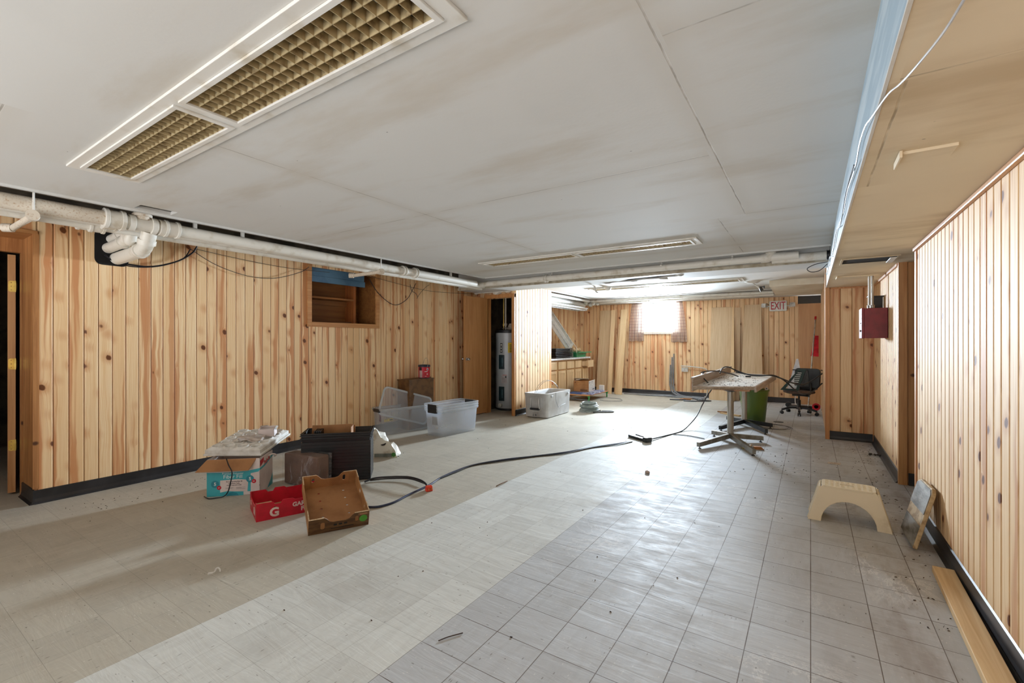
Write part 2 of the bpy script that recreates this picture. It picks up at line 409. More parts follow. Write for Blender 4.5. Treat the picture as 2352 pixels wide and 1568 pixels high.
boards('wall_end', M_pineB, 'x', 7.22, -1, XB+.03, XR, 0, HS, seed=24, w=.12)
boards('wall_partition', M_pineB, 'y', XB, -1, 7.22, YB, 0, 2.5, seed=26)
# closet block: door wall facing the camera, white-lit face towards the room
boards('wall_closet', M_pineB, 'x', 6.50, -1, XL, -4.20, 0, 2.5, [(-4.79, -4.25, -.1, 2.02)], seed=31)
boards('wall_closet_side', M_pineR, 'y', -4.19, 1, 6.50, 7.69, 0, 2.5, seed=33)
b = MB(); b.box(-5.05, -4.2, 7.62, 7.69, 0, 2.5); struct(b.build('wall_closet_rear', M_trim))
# plain masonry and board behind
M_conc = mat('dark_masonry', S(70, 62, 52), S(44, 38, 32), .9, sc=5, bump=.5, bsc=14)
b = MB(); b.box(-5.25, -4.98, 6.60, 7.62, 0, 2.5); struct(b.build('wall_closet_inner', M_conc))
b = MB(); b.box(XL-.15, -4.19, 7.69, 7.76, 0, 2.5); struct(b.build('wall_closet_back', M_trim))
b = MB(); b.box(.75, 2.3, -2.2, 4.38, 0, HS); struct(b.build('wall_right_core', M_conc))
b = MB(); b.box(XR+.004, XR+.10, 4.38, 4.499, 0, HS); b.box(XR-.008, XR+.05, 4.46, 4.515, 0, HS); struct(b.build('trim_1', M_trim))
b = MB(); b.box(XR+.01, 2.3, 5.27, 5.29, 0, 2.2); b.box(XR-.01, XR+.05, 5.25, 5.29, 0, 2.2); struct(b.build('wall_alcove', wood('wide_pine_board', S(196, 146, 92), S(170, 116, 66), S(84, 46, 22), 'z', .45, .45)))
b = MB(); b.box(2.2, 2.3, 4.38, 5.3, 0, 2.2); struct(b.build('wall_alcove_end', M_trim))
b = MB(); b.box(XB+.03, XB+.12, 7.26, YB, 0, 2.5); struct(b.build('wall_partition_core', M_trim))
b = MB(); b.box(XB-.012, XB+.035, 7.17, 7.225, 0, 2.24); b.box(XB-.004, XB+.0, 7.23, 7.30, 0, 2.2); struct(b.build('trim_2', M_trim))
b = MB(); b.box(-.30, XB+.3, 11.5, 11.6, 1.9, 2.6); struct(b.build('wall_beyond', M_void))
# left doorway: deep lined reveal, dark room beyond, door ajar
M_reveal = wood('reveal_boards', S(186, 132, 80), S(150, 98, 54), S(80, 44, 22), 'z', .45, .3)
M_casing = wood('casing_boards', S(186, 132, 80), S(150, 98, 54), S(80, 44, 22), 'y', .45, .2)
b = MB()
for i in range(4): b.box(-5.05-.085*(i+1)+.003, -5.05-.085*i, .912, .932, 0, 2.115)
b.box(-5.42, -5.07, .932, 1.02, 0, 2.5); b.box(-5.06, -5.042, .905, .94, .116, 2.12)
struct(b.build('trim_3', M_reveal))
b = MB(); b.box(-5.42, -5.06, -.35, .93, 2.10, 2.16); b.box(-5.055, -5.03, -.35, .93, 2.10, 2.125); struct(b.build('trim_4', M_casing))
b = MB(); b.box(-5.46, -5.40, .905, .935, 0, 2.10); b.box(-5.46, -5.40, -.35, .905, 1.99, 2.10); b.box(-5.5, -5.46, -.35, 1.0, 2.02, 2.2); struct(b.build('trim_5', M_reveal))
b = MB(); b.box(-5.42, -5.05, -.45, -.35, 0, 2.5); struct(b.build('wall_doorway', M_reveal))
b = MB(); b.box(-8.2, -8.1, -1.5, 3.2, 0, 2.5); b.box(-8.2, -5.42, 3.1, 3.2, 0, 2.5); b.box(-8.2, -5.42, -1.5, -1.4, 0, 2.5); b.box(-8.2, -5.42, -1.5, 3.2, 2.42, 2.5)
b.box(-5.52, -5.465, .93, 3.2, 0, 2.5); b.box(-5.5, -5.42, -1.5, -.4, 0, 2.5); b.box(-5.5, -5.42, -.4, 1.0, 2.1, 2.5)
struct(b.build('wall_side_room', M_conc))
dm = T(-5.50, .888, 0) @ Matrix.Rotation(R(-11), 4, 'Z')
d1 = thing('door_1', None, None, mat=dm); d1['kind'] = 'structure'
b = MB(); b.box(-.80, 0, -.045, 0, .02, 1.98); b.build('door_leaf', M_door, d1)
for z in (.41, 1.08, 1.72):
    b = MB(); b.plate(rrect(-.005, .042, -.045, .045, .014), [circ(.012, y, .004) for y in (-.03, 0, .03)], .003, T(.001, -.036, z) @ Matrix(((0,0,1,0),(1,0,0,0),(0,1,0,0),(0,0,0,1))) )
    b.cyl((.004, -.001, z-.046), (.004, -.001, z+.046), .006, n=10)
    b.build('hinge', M_brass, d1)
# closet door, open towards the room
b = MB(); b.box(-4.84, -4.785, 6.47, 6.515, 0, 2.08); b.box(-4.25, -4.195, 6.46, 6.515, 0, 2.08); b.box(-4.84, -4.195, 6.462, 6.513, 2.02, 2.085)
b.box(-4.80, -4.785, 6.5, 6.6, 0, 2.02); b.box(-4.25, -4.236, 6.5, 6.6, 0, 2.02); struct(b.build('trim_6', M_trim))
d2 = thing('door_2', None, None, mat=T(-4.79, 6.46, 0) @ Matrix.Rotation(R(-94), 4, 'Z')); d2['kind'] = 'structure'
b = MB(); b.box(0, .545, -.035, 0, .015, 2.03); b.build('door_leaf', M_door, d2)
b = MB()
for s_ in (1, -1):
    y = 0 if s_ > 0 else -.035
    b.lathe([(.026, 0), (.024, .008), (.010, .012), (.010, .03), (.022, .04), (.026, .052), (.02, .062), (.0, .065)], (.50, y, .97), 20, Matrix.Rotation(R(-90*s_), 4, 'X'))
b.build('door_handle', M_chrome, d2, True)
# niche in the left wall ------------------------------------------
n0, n1, nz0, nz1 = NI
b = MB(); D_ = .42
b.box(XL-D_, XL-D_+.02, n0, n1, nz0, nz1+.1); b.box(XL-D_, XL, n0-.02, n0, nz0, nz1+.1); b.box(XL-D_, XL, n1, n1+.02, nz0, nz1+.1)
b.box(XL-D_, XL, n0, n1, nz0-.02, nz0); b.box(XL-D_, XL, n0, n1, nz1+.1, nz1+.12)
M_niche = wood('brown_plywood', S(150, 100, 52), S(120, 76, 38), S(70, 38, 18), 'y', .5, .3)
struct(b.build('wall_niche', M_niche))
b = MB(); b.box(XL-.01, XL+.014, n0-.055, n0+.002, nz0-.055, nz1+.08); b.box(XL-.01, XL+.014, n1-.002, n1+.055, nz0-.055, nz1+.08); b.box(XL-.011, XL+.015, n0+.002, n1-.002, nz0-.055, nz0+.002)
struct(b.build('trim_7', M_trimy))
sh = thing('wall_shelf_unit', 'two-tier brown wooden shelf unit set in the niche of the knotty pine wall', 'shelf', (XL-.2, 3.7, nz0))
b = MB(); b.box(-.20, -.01, n0-3.7+.005, .34, .32, .342); b.build('shelf', wood('shelf_board', S(176, 118, 64), S(146, 94, 48), S(80, 40, 20), 'y', .45, .2), sh)
b = MB(); b.box(-.20, -.02, .34, .375, .004, .62); b.build('side_panel', wood('shelf_side', S(186, 112, 60), S(150, 88, 44), S(80, 40, 20), 'z', .45, .2), sh)
b = MB(); b.box(-.20, -.17, n0-3.7+.005, .34, .25, .315); b.box(-.20, -.06, n0-3.7+.005, .34, .004, .035); b.build('rail', M_niche, sh)
b = MB(); mm = T(XL+.0, 0, 0)
b.box(XL-.06, XL-.035, n0+.003, n1-.17, 2.075, 2.17); b.box(XL-.055, XL-.03, n0+.003, n1-.16, 2.0, 2.072); b.box(XL-.055, XL-.03, n0+.003, n1-.16, 2.173, 2.25)
bl = b.build('blue_board', mat('blue_paint', S(84, 122, 150), S(66, 100, 128), .5, sc=4), None)
tag(bl, 'blue painted boards hung across the top of the wall niche', 'board')

# baseboards -------------------------------------------------------
def base(name, along, plane, face, a0, a1, h=.105):
    prof = [(0, 0), (.028, .0), (.012, .016), (.008, .04), (.007, h-.006), (.0, h)]
    bb = MB(); q = []
    for a in (a0, a1): q.append(bb.verts([((plane+face*o, a, z) if along == 'y' else (a, plane+face*o, z)) for o, z in prof]))
    n = len(prof)
    for i in range(n): bb.b.faces.new([q[0][i], q[0][(i+1) % n], q[1][(i+1) % n], q[1][i]])
    bb.b.faces.new(q[0]); bb.b.faces.new(q[1][::-1]); return struct(bb.build(name, M_black))
base('baseboard_left', 'y', XL, 1, .91, 6.45); base('baseboard_doorway', 'x', .912, -1, -5.40, -5.03, .115); base('baseboard_right', 'y', XR, -1, -2.2, 4.47)
base('baseboard_right_far', 'y', XR, -1, 5.29, 7.2); base('baseboard_alcove', 'x', 5.27, -1, .72, 2.2); base('baseboard_end', 'x', 7.22, -1, .19, .655)
base('baseboard_back', 'x', YB, -1, XL, XB); base('baseboard_closet', 'x', 6.5, -1, -4.20, -4.17); base('baseboard_closet_side', 'y', -4.19, 1, 6.48, 7.72)

# ceilings ---------------------------------------------------------
def ceil_mat(name, c, seams, stain, st):
    k = NT(name); P = k.pos(); o = k.xyz(P)
    n1 = k.noise(P, .8, 5, .6); n2 = k.noise(k.scale(P, (.7, 2.6, 1)), 1.0, 5, .62)
    col = k.mix(k.math('MULTIPLY', k.ramp(n2, .48, .72), st), c, stain)
    col = k.mix(k.math('MULTIPLY', k.ramp(n1, .5, .7), .25), col, tuple(x*.82 for x in c[:3])+(1,))
    sp = k.voro(k.scale(P, (9, 14, 1)), 1.0).outputs
    col = k.mix(k.math('MULTIPLY', k.math('MULTIPLY', k.ramp(sp['Distance'], .06, .03), k.ramp(k.xyz(sp['Color'])[0], .93, .94)), .6), col, S(70, 60, 50))
    wob = k.math('MULTIPLY', k.math('SUBTRACT', k.noise(P, 4, 3), .5), .012); hsum = None
    for ax, v, lo, hi in seams:
        a, c2 = (o[1], o[0]) if ax == 'y' else (o[0], o[1])
        dd = k.math('ABSOLUTE', k.math('ADD', k.math('SUBTRACT', a, v), wob))
        rng_ = k.math('MULTIPLY', k.math('GREATER_THAN', c2, lo), k.math('LESS_THAN', c2, hi))
        m_ = k.math('MULTIPLY', k.ramp(dd, .005, .002), rng_); br = k.math('MULTIPLY', k.ramp(dd, .12, .0), rng_)
        col = k.mix(k.math('MULTIPLY', k.math('MULTIPLY', m_, k.ramp(k.noise(P, 5, 3), .35, .6)), .55), col, S(96, 84, 70)); col = k.mix(k.math('MULTIPLY', br, .16), col, stain)
        hsum = m_ if hsum is None else k.math('MAXIMUM', hsum, m_)
    h = k.math('ADD', k.math('MULTIPLY', k.noise(P, 55, 4), .35), k.math('MULTIPLY', n1, .8))
    if hsum is not None: h = k.math('SUBTRACT', h, k.math('MULTIPLY', hsum, .8))
    k.bump(h, .25, .005); return k.out(col, .8, spec=.1)
M_ceil = ceil_mat('painted_ceiling_board', S(206, 205, 201), [('y', 2.58, -4.2, -.45), ('y', 1.49, -.40, XB), ('x', -.42, -2.5, 3.92), ('y', 3.92, -.42, XB), ('y', .42, -4.2, -2.8), ('x', -2.5, 1.1, 4.5), ('x', -.62, 3.95, 5.6), ('y', 5.12, -4.2, XB)], S(176, 160, 134), .35)
M_soff = ceil_mat('soffit_board', S(224, 210, 184), [('y', 1.585, .2, XR), ('y', 4.0, .2, XR), ('x', .215, 1.6, 2.6), ('y', 6.3, .2, XR)], S(172, 148, 112), .5)
FX = [(-3.46, -.87, .75, 1.08), (-3.49, -.90, 4.53, 4.84), (-3.52, -.88, 7.80, 8.20)]
def ceil_plate(name, x0, x1, y0, y1, z, t, holes, m):
    b = MB(); b.plate(rect(x0, x1, y0, y1), holes, t, T(0, 0, z)); return struct(b.build(name, m))
hole1 = [rect(f[0]+.05, f[1]-.05, f[2]+.05, f[3]-.05) for f in FX]
rng = random.Random(5)
ceil_plate('ceiling', -4.20, XB+.02, -2.2, 5.62, H, .025, [hole1[0], hole1[1], rect(-4.17, -4.04, 1.27, 1.5)], M_ceil)
top = [(-2.9, 6.86), (-2.72, 6.90), (-2.60, 6.80), (-2.35, 6.86), (-2.18, 6.68), (-1.95, 6.74), (-1.7, 6.66), (-1.5, 6.75), (-1.36, 6.96)]
bot = [(-1.46, 7.12), (-1.62, 7.22), (-1.9, 7.2), (-2.02, 7.32), (-2.3, 7.36), (-2.5, 7.22), (-2.66, 7.30), (-2.82, 7.16)]
jag = [(-2.62, 6.30), (-2.50, 6.27), (-2.36, 6.22), (-2.28, 6.25), (-2.1, 6.12), (-1.9, 6.08), (-1.66, 6.05), (-1.45, 6.02), (-1.38, 6.13), (-1.5, 6.22), (-1.62, 6.2), (-1.75, 6.30), (-1.95, 6.28), (-2.15, 6.36), (-2.35, 6.33), (-2.5, 6.38)]
ceil_plate('ceiling_far', -4.20, XB+.02, 6.44, 9.75, H, .025, [hole1[2]], M_ceil)
b = MB(); b.box(XB+.007, 2.3, -2.2, 7.3, HS, HS+.03); struct(b.build('ceiling_soffit', M_soff))
# open joist space above (seen through the gap over the pipes and the torn hole)
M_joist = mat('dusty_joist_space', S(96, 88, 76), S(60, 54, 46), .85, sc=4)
b = MB(); b.box(-5.4, 2.3, -2.2, 11.2, 2.50, 2.56); struct(b.build('ceiling_upper', M_joist))
b = MB()
for i in range(36): 
    x = -5.2+.4*i
    if x < .1: b.box(x, x+.045, -2.2, 11.2, 2.36, 2.50)
struct(b.build('ceiling_joists', M_joist))
b = MB(); b.box(-5.045, -5.02, -2.2, 6.45, 2.235, 2.5); struct(b.build('wall_shade_strip', M_joist))  # dark strip added on the upper wall, standing in for the recess shade
# soffit face along the room
M_face = mat('pale_blue_lit_face', S(186, 200, 208), S(150, 172, 186), .42, sc=3, lo=.4, hi=.6, st=(1, .5, 6), bump=.2, bsc=20)  # bluish window light is put into the face colour
b = MB(); b.box(XB, XB+.006, -2.2, 7.22, HS, 2.50); struct(b.build('wall_soffit_face', M_face))
b = MB(); b.box(XB-.003, XB+.006, -2.2, 7.2, HS-.003, HS+.005); struct(b.build('trim_8', M_white))
# edges of the ceiling boards along the pipe trenches
b = MB(); b.box(-4.225, -4.20, -2.2, 5.62, 2.235, 2.50); struct(b.build('trim_9', M_ceil))
b = MB(); b.box(-4.2, XB, 5.62, 5.645, 2.235, 2.50); struct(b.build('trim_10', M_ceil))
# dropped beam across the room, behind the cross pipe
b = MB(); b.plate(rect(-4.98, XB, 5.93, 6.44), [jag], .02, T(0, 0, 2.124)); struct(b.build('ceiling_beam', M_ceil)); b = MB(); b.box(-4.98, XB, 5.93, 5.945, 2.125, 2.5); struct(b.build('ceiling_beam_front', M_ceil)); b = MB(); b.box(-4.98, XB, 6.425, 6.44, 2.125, 2.5); struct(b.build('ceiling_beam_rear', M_ceil)); b = MB(); b.box(-3.4, -.9, 5.95, 6.42, 2.30, 2.32); b.box(-3.4, -.9, 5.946, 5.952, 2.146, 2.32); b.box(-3.4, -.9, 6.418, 6.424, 2.146, 2.32); struct(b.build('hole_dark_lining', M_void))  # near-black lining added inside the beam so the torn hole looks unlit
b = MB(); b.box(-4.98, XB, 5.915, 5.93, 2.12, 2.16); struct(b.build('trim_11', mat('tan_strip', S(190, 182, 164), S(160, 148, 124), .6)))
b = MB(); b.box(-5.0, XB, 10.28, YB, 2.19, 2.50); struct(b.build('ceiling_back_beam', M_ceil))
b = MB(); b.box(-4.42, XB, 9.75, 9.78, 2.235, 2.5); b.box(-4.225, -4.2, 6.3, 9.78, 2.235, 2.5); struct(b.build('trim_12', M_ceil))
b = MB(); b.box(-.56, XB, 8.45, 10.28, 2.155, 2.40); struct(b.build('ceiling_drop_box', mat('cream_paint', S(224, 220, 206), S(206, 198, 178), .5, sc=2)))
# crown strip on the right wall
b = MB(); b.box(XR-.022, XR, -2.2, 4.50, HS-.028, HS-.001); b.build('x', M_trimy) if False else struct(b.build('trim_13', M_trimy, bevel=.006))
b = MB(); b.box(XR-.018, XR, 5.29, 7.2, HS-.024, HS-.001); b.box(XB+.04, XR, 7.2, 7.22, HS-.02, HS-.001); struct(b.build('trim_14', M_trimy))
b = MB(); b.box(XR-.012, XR, 7.19, 7.21, 0, HS-.02); struct(b.build('trim_15', M_trim))
# the far window -----------------------------------------------------
wd = thing('window_1', None, None, (-3.04, YB, 1.84)); wd['kind'] = 'structure'
b = MB(); b.plate(rect(-.53, .53, -.385, .375), [rect(-.49, .49, -.34, .345)], .05, T(0, .06, 0) @ MY); b.box(-.54, .54, -.03, .08, -.40, -.375); b.build('window_frame', M_white, wd)
def glow():
    k = NT('bright_sky_glass'); k.p.inputs['Emission Color'].default_value = (.92, .97, 1, 1); k.p.inputs['Emission Strength'].default_value = 1.5
    return k.out(S(240, 245, 250), .2)
b = MB(); b.box(-.53, .53, .085, .09, -.38, .38); b.build('window_glass', glow(), wd)
# ================================================================ CEILING LIGHTS
M_frame = mat('fixture_white_enamel', S(216, 214, 208), S(186, 176, 156), .4, sc=5, lo=.5, hi=.8)
M_louv = mat('yellowed_louver', S(176, 158, 120), S(120, 100, 68), .6, sc=26, lo=.48, hi=.75)
M_pan = mat('fixture_reflector', S(112, 110, 100), S(84, 80, 70), .5, sc=4)
M_tube = mat('dead_tube', S(206, 208, 206), S(170, 170, 166), .3)
labels = ['recessed ceiling light with yellowed eggcrate louvers, nearest of the three long fixtures',
          'recessed ceiling light with two louvered bays just before the pipe across the ceiling',
          'recessed ceiling light beyond the torn ceiling hole, farthest of the three']
for (x0, x1, y0, y1), lab in zip(FX, labels):
    t = thing('ceiling_light', lab, 'light', ((x0+x1)/2, (y0+y1)/2, H), group=None)
    cx = (x1-x0)/2; cy = (y1-y0)/2
    b = MB(); b.plate(rect(-cx, cx, -cy, cy), [rect(-cx+.055, -.022, -cy+.045, cy-.045), rect(.022, cx-.055, -cy+.045, cy-.045)], .012, T(0, 0, -.012))
    b.build('frame', M_frame, t, bevel=.002)
    for k_, (a0, a1) in enumerate(((-cx+.055, -.022), (.022, cx-.055))):
        w0, w1 = -cy+.045, cy-.045
        b = MB(); b.plate(rect(a0-.0, a1, w0, w1), [rect(a0+.022, a1-.022, w0+.02, w1-.02)], .010, T(0, 0, -.02)); b.plate(rect(a0, a1, w0, w1), [rect(a0+.008, a1-.008, w0+.008, w1-.008)], .03, T(0, 0, -.01))
        fr = b.build('door_frame', M_frame, t, bevel=.0015)
        b = MB(); L0, L1, V0, V1 = a0+.02, a1-.02, w0+.018, w1-.018
        nv = max(3, round((V1-V0)/.046)); nu = round((L1-L0)/.048); th = .0012
        for i in range(nv+1):
            v = V0+(V1-V0)*i/nv; b.taper((L0, L1, v-th, v+th), (L0, L1, v-th*2, v+th*2), -.012, .026)
        for i in range(nu+1):
            u = L0+(L1-L0)*i/nu; b.taper((u-th, u+th, V0, V1), (u-th*2, u+th*2, V0, V1), -.012, .026)
        b.build('louver', M_louv, t)
        b = MB(); b.box(a0, a1, w0, w1, .12, .125); b.box(a0, a1, w0-.006, w0, 0, .125); b.box(a0, a1, w1, w1+.006, 0, .125); b.box(a0-.01, a0, w0, w1, 0, .125); b.box(a1, a1+.01, w0, w1, 0, .125)
        b.build('housing', M_pan, t)
        for yy in (w0+.07, w1-.07):
            b = MB(); b.cyl((a0+.03, yy, .085), (a1-.03, yy, .085), .016, n=12); b.build('tube', M_tube, t, True)
        b = MB(); b.taper((a0, a1, -.03, .03), (a0, a1, -.05, .05), .09, .12); b.build('ballast_cover', M_frame, t)
# ================================================================ PIPES
def pipe(name, pts, r, m, label, cat='pipe', parts=(), smooth=3, n=16):
    t = thing(name, label, cat, pts[0])
    o0 = Vector(pts[0])
    b = MB(); b.tube([Vector(p)-o0 for p in pts], r, n, smooth); b.build('run', m, t, True)
    for nm, q0, q1, rr, mm in parts:
        b = MB(); a = (Vector(q1)-Vector(q0)); L = a.length; a.normalize()
        q0 = Vector(q0)-o0
        b.cyl(q0, q0+a*L*.2, rr*1.12, n=18); b.cyl(q0+a*L*.2, q0+a*L*.8, rr, n=18); b.cyl(q0+a*L*.8, q0+a*L, rr*1.12, n=18)
        b.build(nm, mm or m, t, True, bevel=.002)
    return t
XP = -4.30
pipe('ceiling_pipe', [(XP, -3.1, 2.165), (XP, 1.2, 2.165)], .052, M_pipe_dirty, 'large rust-speckled white pipe under the ceiling edge left of the tee fitting', parts=[('coupling', (XP, 1.13, 2.165), (XP, 1.25, 2.165), .066, M_pipe)])
pipe('ceiling_pipe', [(XP, 1.52, 2.165), (XP, 5.52, 2.150)], .047, M_pipe, 'long white pipe running along the left ceiling edge beyond the tee fitting',
     parts=[('coupling', (XP, 1.50, 2.165), (XP, 1.60, 2.165), .060, None), ('coupling', (XP, 4.02, 2.156), (XP, 4.07, 2.156), .057, None), ('coupling', (XP, 4.22, 2.156), (XP, 4.27, 2.156), .060, None)])
# tee and drop with the elbows going into the wall
t = thing('pipe_fitting', 'white cast tee fitting with a sanitary drop bending into the pine wall', 'pipe fitting', (XP, 1.36, 2.165))
b = MB(); b.cyl((0, -.12, 0), (0, .15, 0), .05, n=20); b.build('body', M_pipe, t, True)
b = MB(); b.cyl((0, .0, .03), (0, .0, .10), .05, n=20); b.cyl((0, 0, .055), (0, 0, .075), .064, n=20); b.cyl((0, 0, .095), (0, 0, .115), .07, n=20); b.cyl((0, 0, .115), (0, 0, .30), .045, n=20); b.build('riser', M_pipe_dirty, t, True)
for yy in (-.07, .07, .12):
    b = MB(); b.cyl((0, yy-.015, 0), (0, yy+.02, 0), .062, n=20); b.build('collar', M_pipe, t, True, bevel=.002)
def drop(o, dy, r, zt, zb, x0, label):
    t = thing('drain_elbow', label, 'pipe', (x0, o, zt))
    b = MB(); b.tube([(0, 0, 0), (-.03, dy*.3, -.05), (-.06, dy*.5, zb-zt+.05), (-.12, dy*.8, zb-zt+.01), (-.22, dy, zb-zt), (XL-x0-.05, dy, zb-zt-.01)], r, 18, 6); b.build('run', M_pipe, t, True)
    b = MB(); b.cyl((-.048, dy*.42, zb-zt+.075), (-.062, dy*.55, zb-zt+.04), r*1.18, n=20); b.build('collar', M_pipe, t, True)
    b = MB(); b.cyl((-.16, dy*.92, zb-zt+.003), (-.20, dy*.97, zb-zt), r*1.18, n=20); b.build('collar', M_pipe, t, True)
drop(1.42, .0, .052, 2.13, 1.995, -4.34, 'largest white drain elbow dropping from the tee, lowest of the three into the wall')
drop(1.36, .0, .043, 2.12, 2.075, -4.52, 'middle white drain elbow of the three entering the pine wall')
drop(1.38, .0, .036, 2.14, 2.155, -4.66, 'smallest and highest white drain elbow entering the pine wall')
b = MB(); b.plate(rrect(1.27, 1.50, 1.92, 2.22, .05), [], .004, T(XL-.001, 0, 0) @ MX); o = b.build('pipe_hole', M_void); tag(o, None, None); o['kind'] = 'structure'; o.name = 'wall_opening'
small = [(-4.41, 2.155, .034, 'white pipe second from the ceiling edge along the left wall'), (-4.50, 2.135, .034, 'white pipe third from the ceiling edge along the left wall'),
         (-4.59, 2.15, .030, 'white pipe fourth from the ceiling edge along the left wall'), (-4.68, 2.165, .026, 'thin white pipe nearest the pine wall on the left')]
for i, (x, z, r, lab) in enumerate(small):
    pr = [('coupling', (x, 1.15-.05*i, z), (x, 1.24-.05*i, z), r*1.4, None)] if i < 3 else []
    pipe('wall_pipe', [(x, -3.1, z), (x, 5.88+.05*i, z)], r, M_pipe, lab, parts=pr)
# trapeze hangers
def hanger(y, x0, x1, z, label, tip):
    t = thing('pipe_hanger', label, 'hanger', (x0, y, z))
    b = MB(); b.cyl((-.03, .0, 0), (x1-x0, tip, -.02), .021, n=14); b.build('bar', M_pipe_dirty, t, True)
    b = MB(); b.cyl((0, 0, .02), (0, 0, H-z+.0), .006, n=8); b.build('rod', M_white, t, True)
    b = MB(); b.cyl((-.005, -.03, 0), (.012, .03, 0), .036, n=16) if False else b.cyl((-.02, 0, 0), (.03, -.01, 0), .034, n=16); b.build('end_cap', M_pipe_dirty, t, True)
    b = MB(); b.cyl((x1-x0-.02, tip-.04, -.02), (x1-x0+.02, tip+.0, -.02), .03, n=14); b.build('end_cap', M_pipe_dirty, t, True)
hanger(.765, -4.24, -4.72, 2.085, 'white pipe hanger bar over the left doorway', -.02)
hanger(3.62, -4.22, -4.66, 2.085, 'white pipe hanger bar under the pipes above the wall niche', -.06)
for i, (y, lab) in enumerate(((1.72, 'short strap hanger just beyond the tee fitting'), (2.10, 'short strap hanger second beyond the tee fitting'), (4.95, 'short strap hanger near the far end of the left pipe run'))):
    b = MB(); b.box(XP-.012, XP+.012, y-.012, y+.012, 2.19, 2.26); tag(b.build('pipe_strap', M_white), lab, 'hanger')
# cross pipe and conduit over the beam
pipe('cross_pipe', [(-4.42, 5.76, 2.17), (-.42, 5.76, 2.19), (-.36, 5.76, 2.20)], .043, M_pipe, 'white pipe crossing the ceiling in front of the dropped beam', parts=[('coupling', (-3.22, 5.76, 2.175), (-3.17, 5.76, 2.175), .05, None)])
pipe('cross_pipe', [(-.36, 5.80, 2.17), (XB, 5.80, 2.17)], .046, M_pipe, 'short thick white pipe right of the upturned elbow meeting the soffit', parts=[('end_collar', (XB-.03, 5.80, 2.17), (XB-.003, 5.80, 2.17), .05, M_black)])
t = thing('pipe_elbow', 'white elbow fitting turned up where the cross pipe steps near the soffit', 'pipe fitting', (-.40, 5.76, 2.19)); b = MB(); b.tube([(-.06, 0, 0), (0, 0, 0), (.03, 0, .03), (.03, 0, .09)], .052, 16, 4); b.build('body', M_pipe, t, True); b = MB(); b.cyl((.03, 0, .05), (.03, 0, .10), .06, n=18); b.build('collar', M_pipe, t, True)
for i, x in enumerate((-3.1, -1.55, -.75)):
    b = MB(); b.cyl((x, 5.76, 2.20), (x, 5.76, 2.27), .012, n=8); b.box(x-.01, x+.01, 5.71, 5.81, 2.205, 2.215)
    tag(b.build('pipe_strap', M_white), ['strap hanger at the left end of the cross pipe', 'strap hanger at the middle of the cross pipe', 'strap hanger of the cross pipe nearest the elbow'][i], 'hanger')
# far trench pipes
pipe('far_pipe', [(-4.35, 6.4, 2.21), (-4.35, 9.9, 2.21)], .035, M_pipe, 'white pipe along the left ceiling of the far room')
pipe('far_pipe', [(-4.55, 6.4, 2.15), (-4.55, 10.0, 2.15)], .075, M_pipe, 'thick white duct pipe along the left ceiling of the far room')
pipe('far_pipe', [(-4.35, 9.95, 2.215), (-2.0, 10.0, 2.215), (-.6, 10.0, 2.215)], .035, M_pipe, 'white pipe across the ceiling in front of the far window')
pipe('far_pipe', [(-4.8, 10.15, 2.18), (-4.2, 10.15, 2.18), (-.6, 10.15, 2.18)], .03, M_pipe, 'thin white pipe below the ceiling nearest the far wall')
t = thing('pipe_fitting', 'lumpy white pipe joint in the far left ceiling corner', 'pipe fitting', (-4.45, 9.95, 2.15))
for (x, y, z, r) in ((0, 0, .03, .06), (.1, .05, -.02, .05), (.18, .02, .0, .045), (-.08, .06, -.03, .05), (.26, .1, -.01, .035)):
    b = MB(); b.lathe([(0, -r), (r*.7, -r*.7), (r, 0), (r*.7, r*.7), (0, r)], (x, y, z), 14); b.build('knuckle', M_pipe, t, True)
b = MB(); b.cyl((-3.95, 9.97, 2.24), (-3.95, 9.97, 2.18), .018, n=8); tag(b.build('pipe_strap', M_white), 'strap holding the far pipe left of the window', 'hanger')
t = thing('pipe_hanger', 'small white pipe clamp hanging in front of the far window top', 'hanger', (-3.0, 10.1, 2.15)); b = MB(); b.cyl((0, 0, .09), (0, 0, -.04), .012, n=8); b.build('rod', M_white, t); b = MB(); b.cyl((0, 0, -.03), (.28, -.02, -.06), .014, n=8); b.build('bar', M_white, t)
pipe('closet_pipe', [(-5.0, 6.40, 2.125), (-4.25, 6.42, 2.125)], .016, M_pipe, 'thin white pipe above the closet door', parts=[('fitting', (-4.98, 6.40, 2.125), (-4.94, 6.40, 2.125), .026, None), ('fitting', (-4.34, 6.42, 2.125), (-4.27, 6.42, 2.125), .026, None)])
# torn ceiling: peeled strip, hanging flaps, lamp holder
pts = [(-2.80, 6.46, 2.12), (-2.76, 6.45, 2.115), (-2.73, 6.44, 2.09), (-2.72, 6.42, 2.05), (-2.69, 6.41, 2.01), (-2.67, 6.41, 1.995)]
b = MB(); pp = spline([Vector(p) for p in pts], 4)
for a, c in zip(pp, pp[1:]): 
    v = b.verts([a+Vector((-.018, .01, 0)), a+Vector((.018, -.01, 0)), c+Vector((.018, -.01, 0)), c+Vector((-.018, .01, 0))]); b.b.faces.new(v)
bmesh.ops.remove_doubles(b.b, verts=b.b.verts, dist=1e-5); o = b.build('peeled_tape', M_white, None, True); sm = o.modifiers.new('s', 'SOLIDIFY'); sm.thickness = .002
tag(o, 'curled strip of joint tape hanging from the ceiling before the far room', 'tape')
rng = random.Random(4)
t = thing('torn_ceiling_paper', 'ragged torn paper edge hanging around the dark ceiling hole', 'torn paper', (-2.1, 6.2, 2.124))
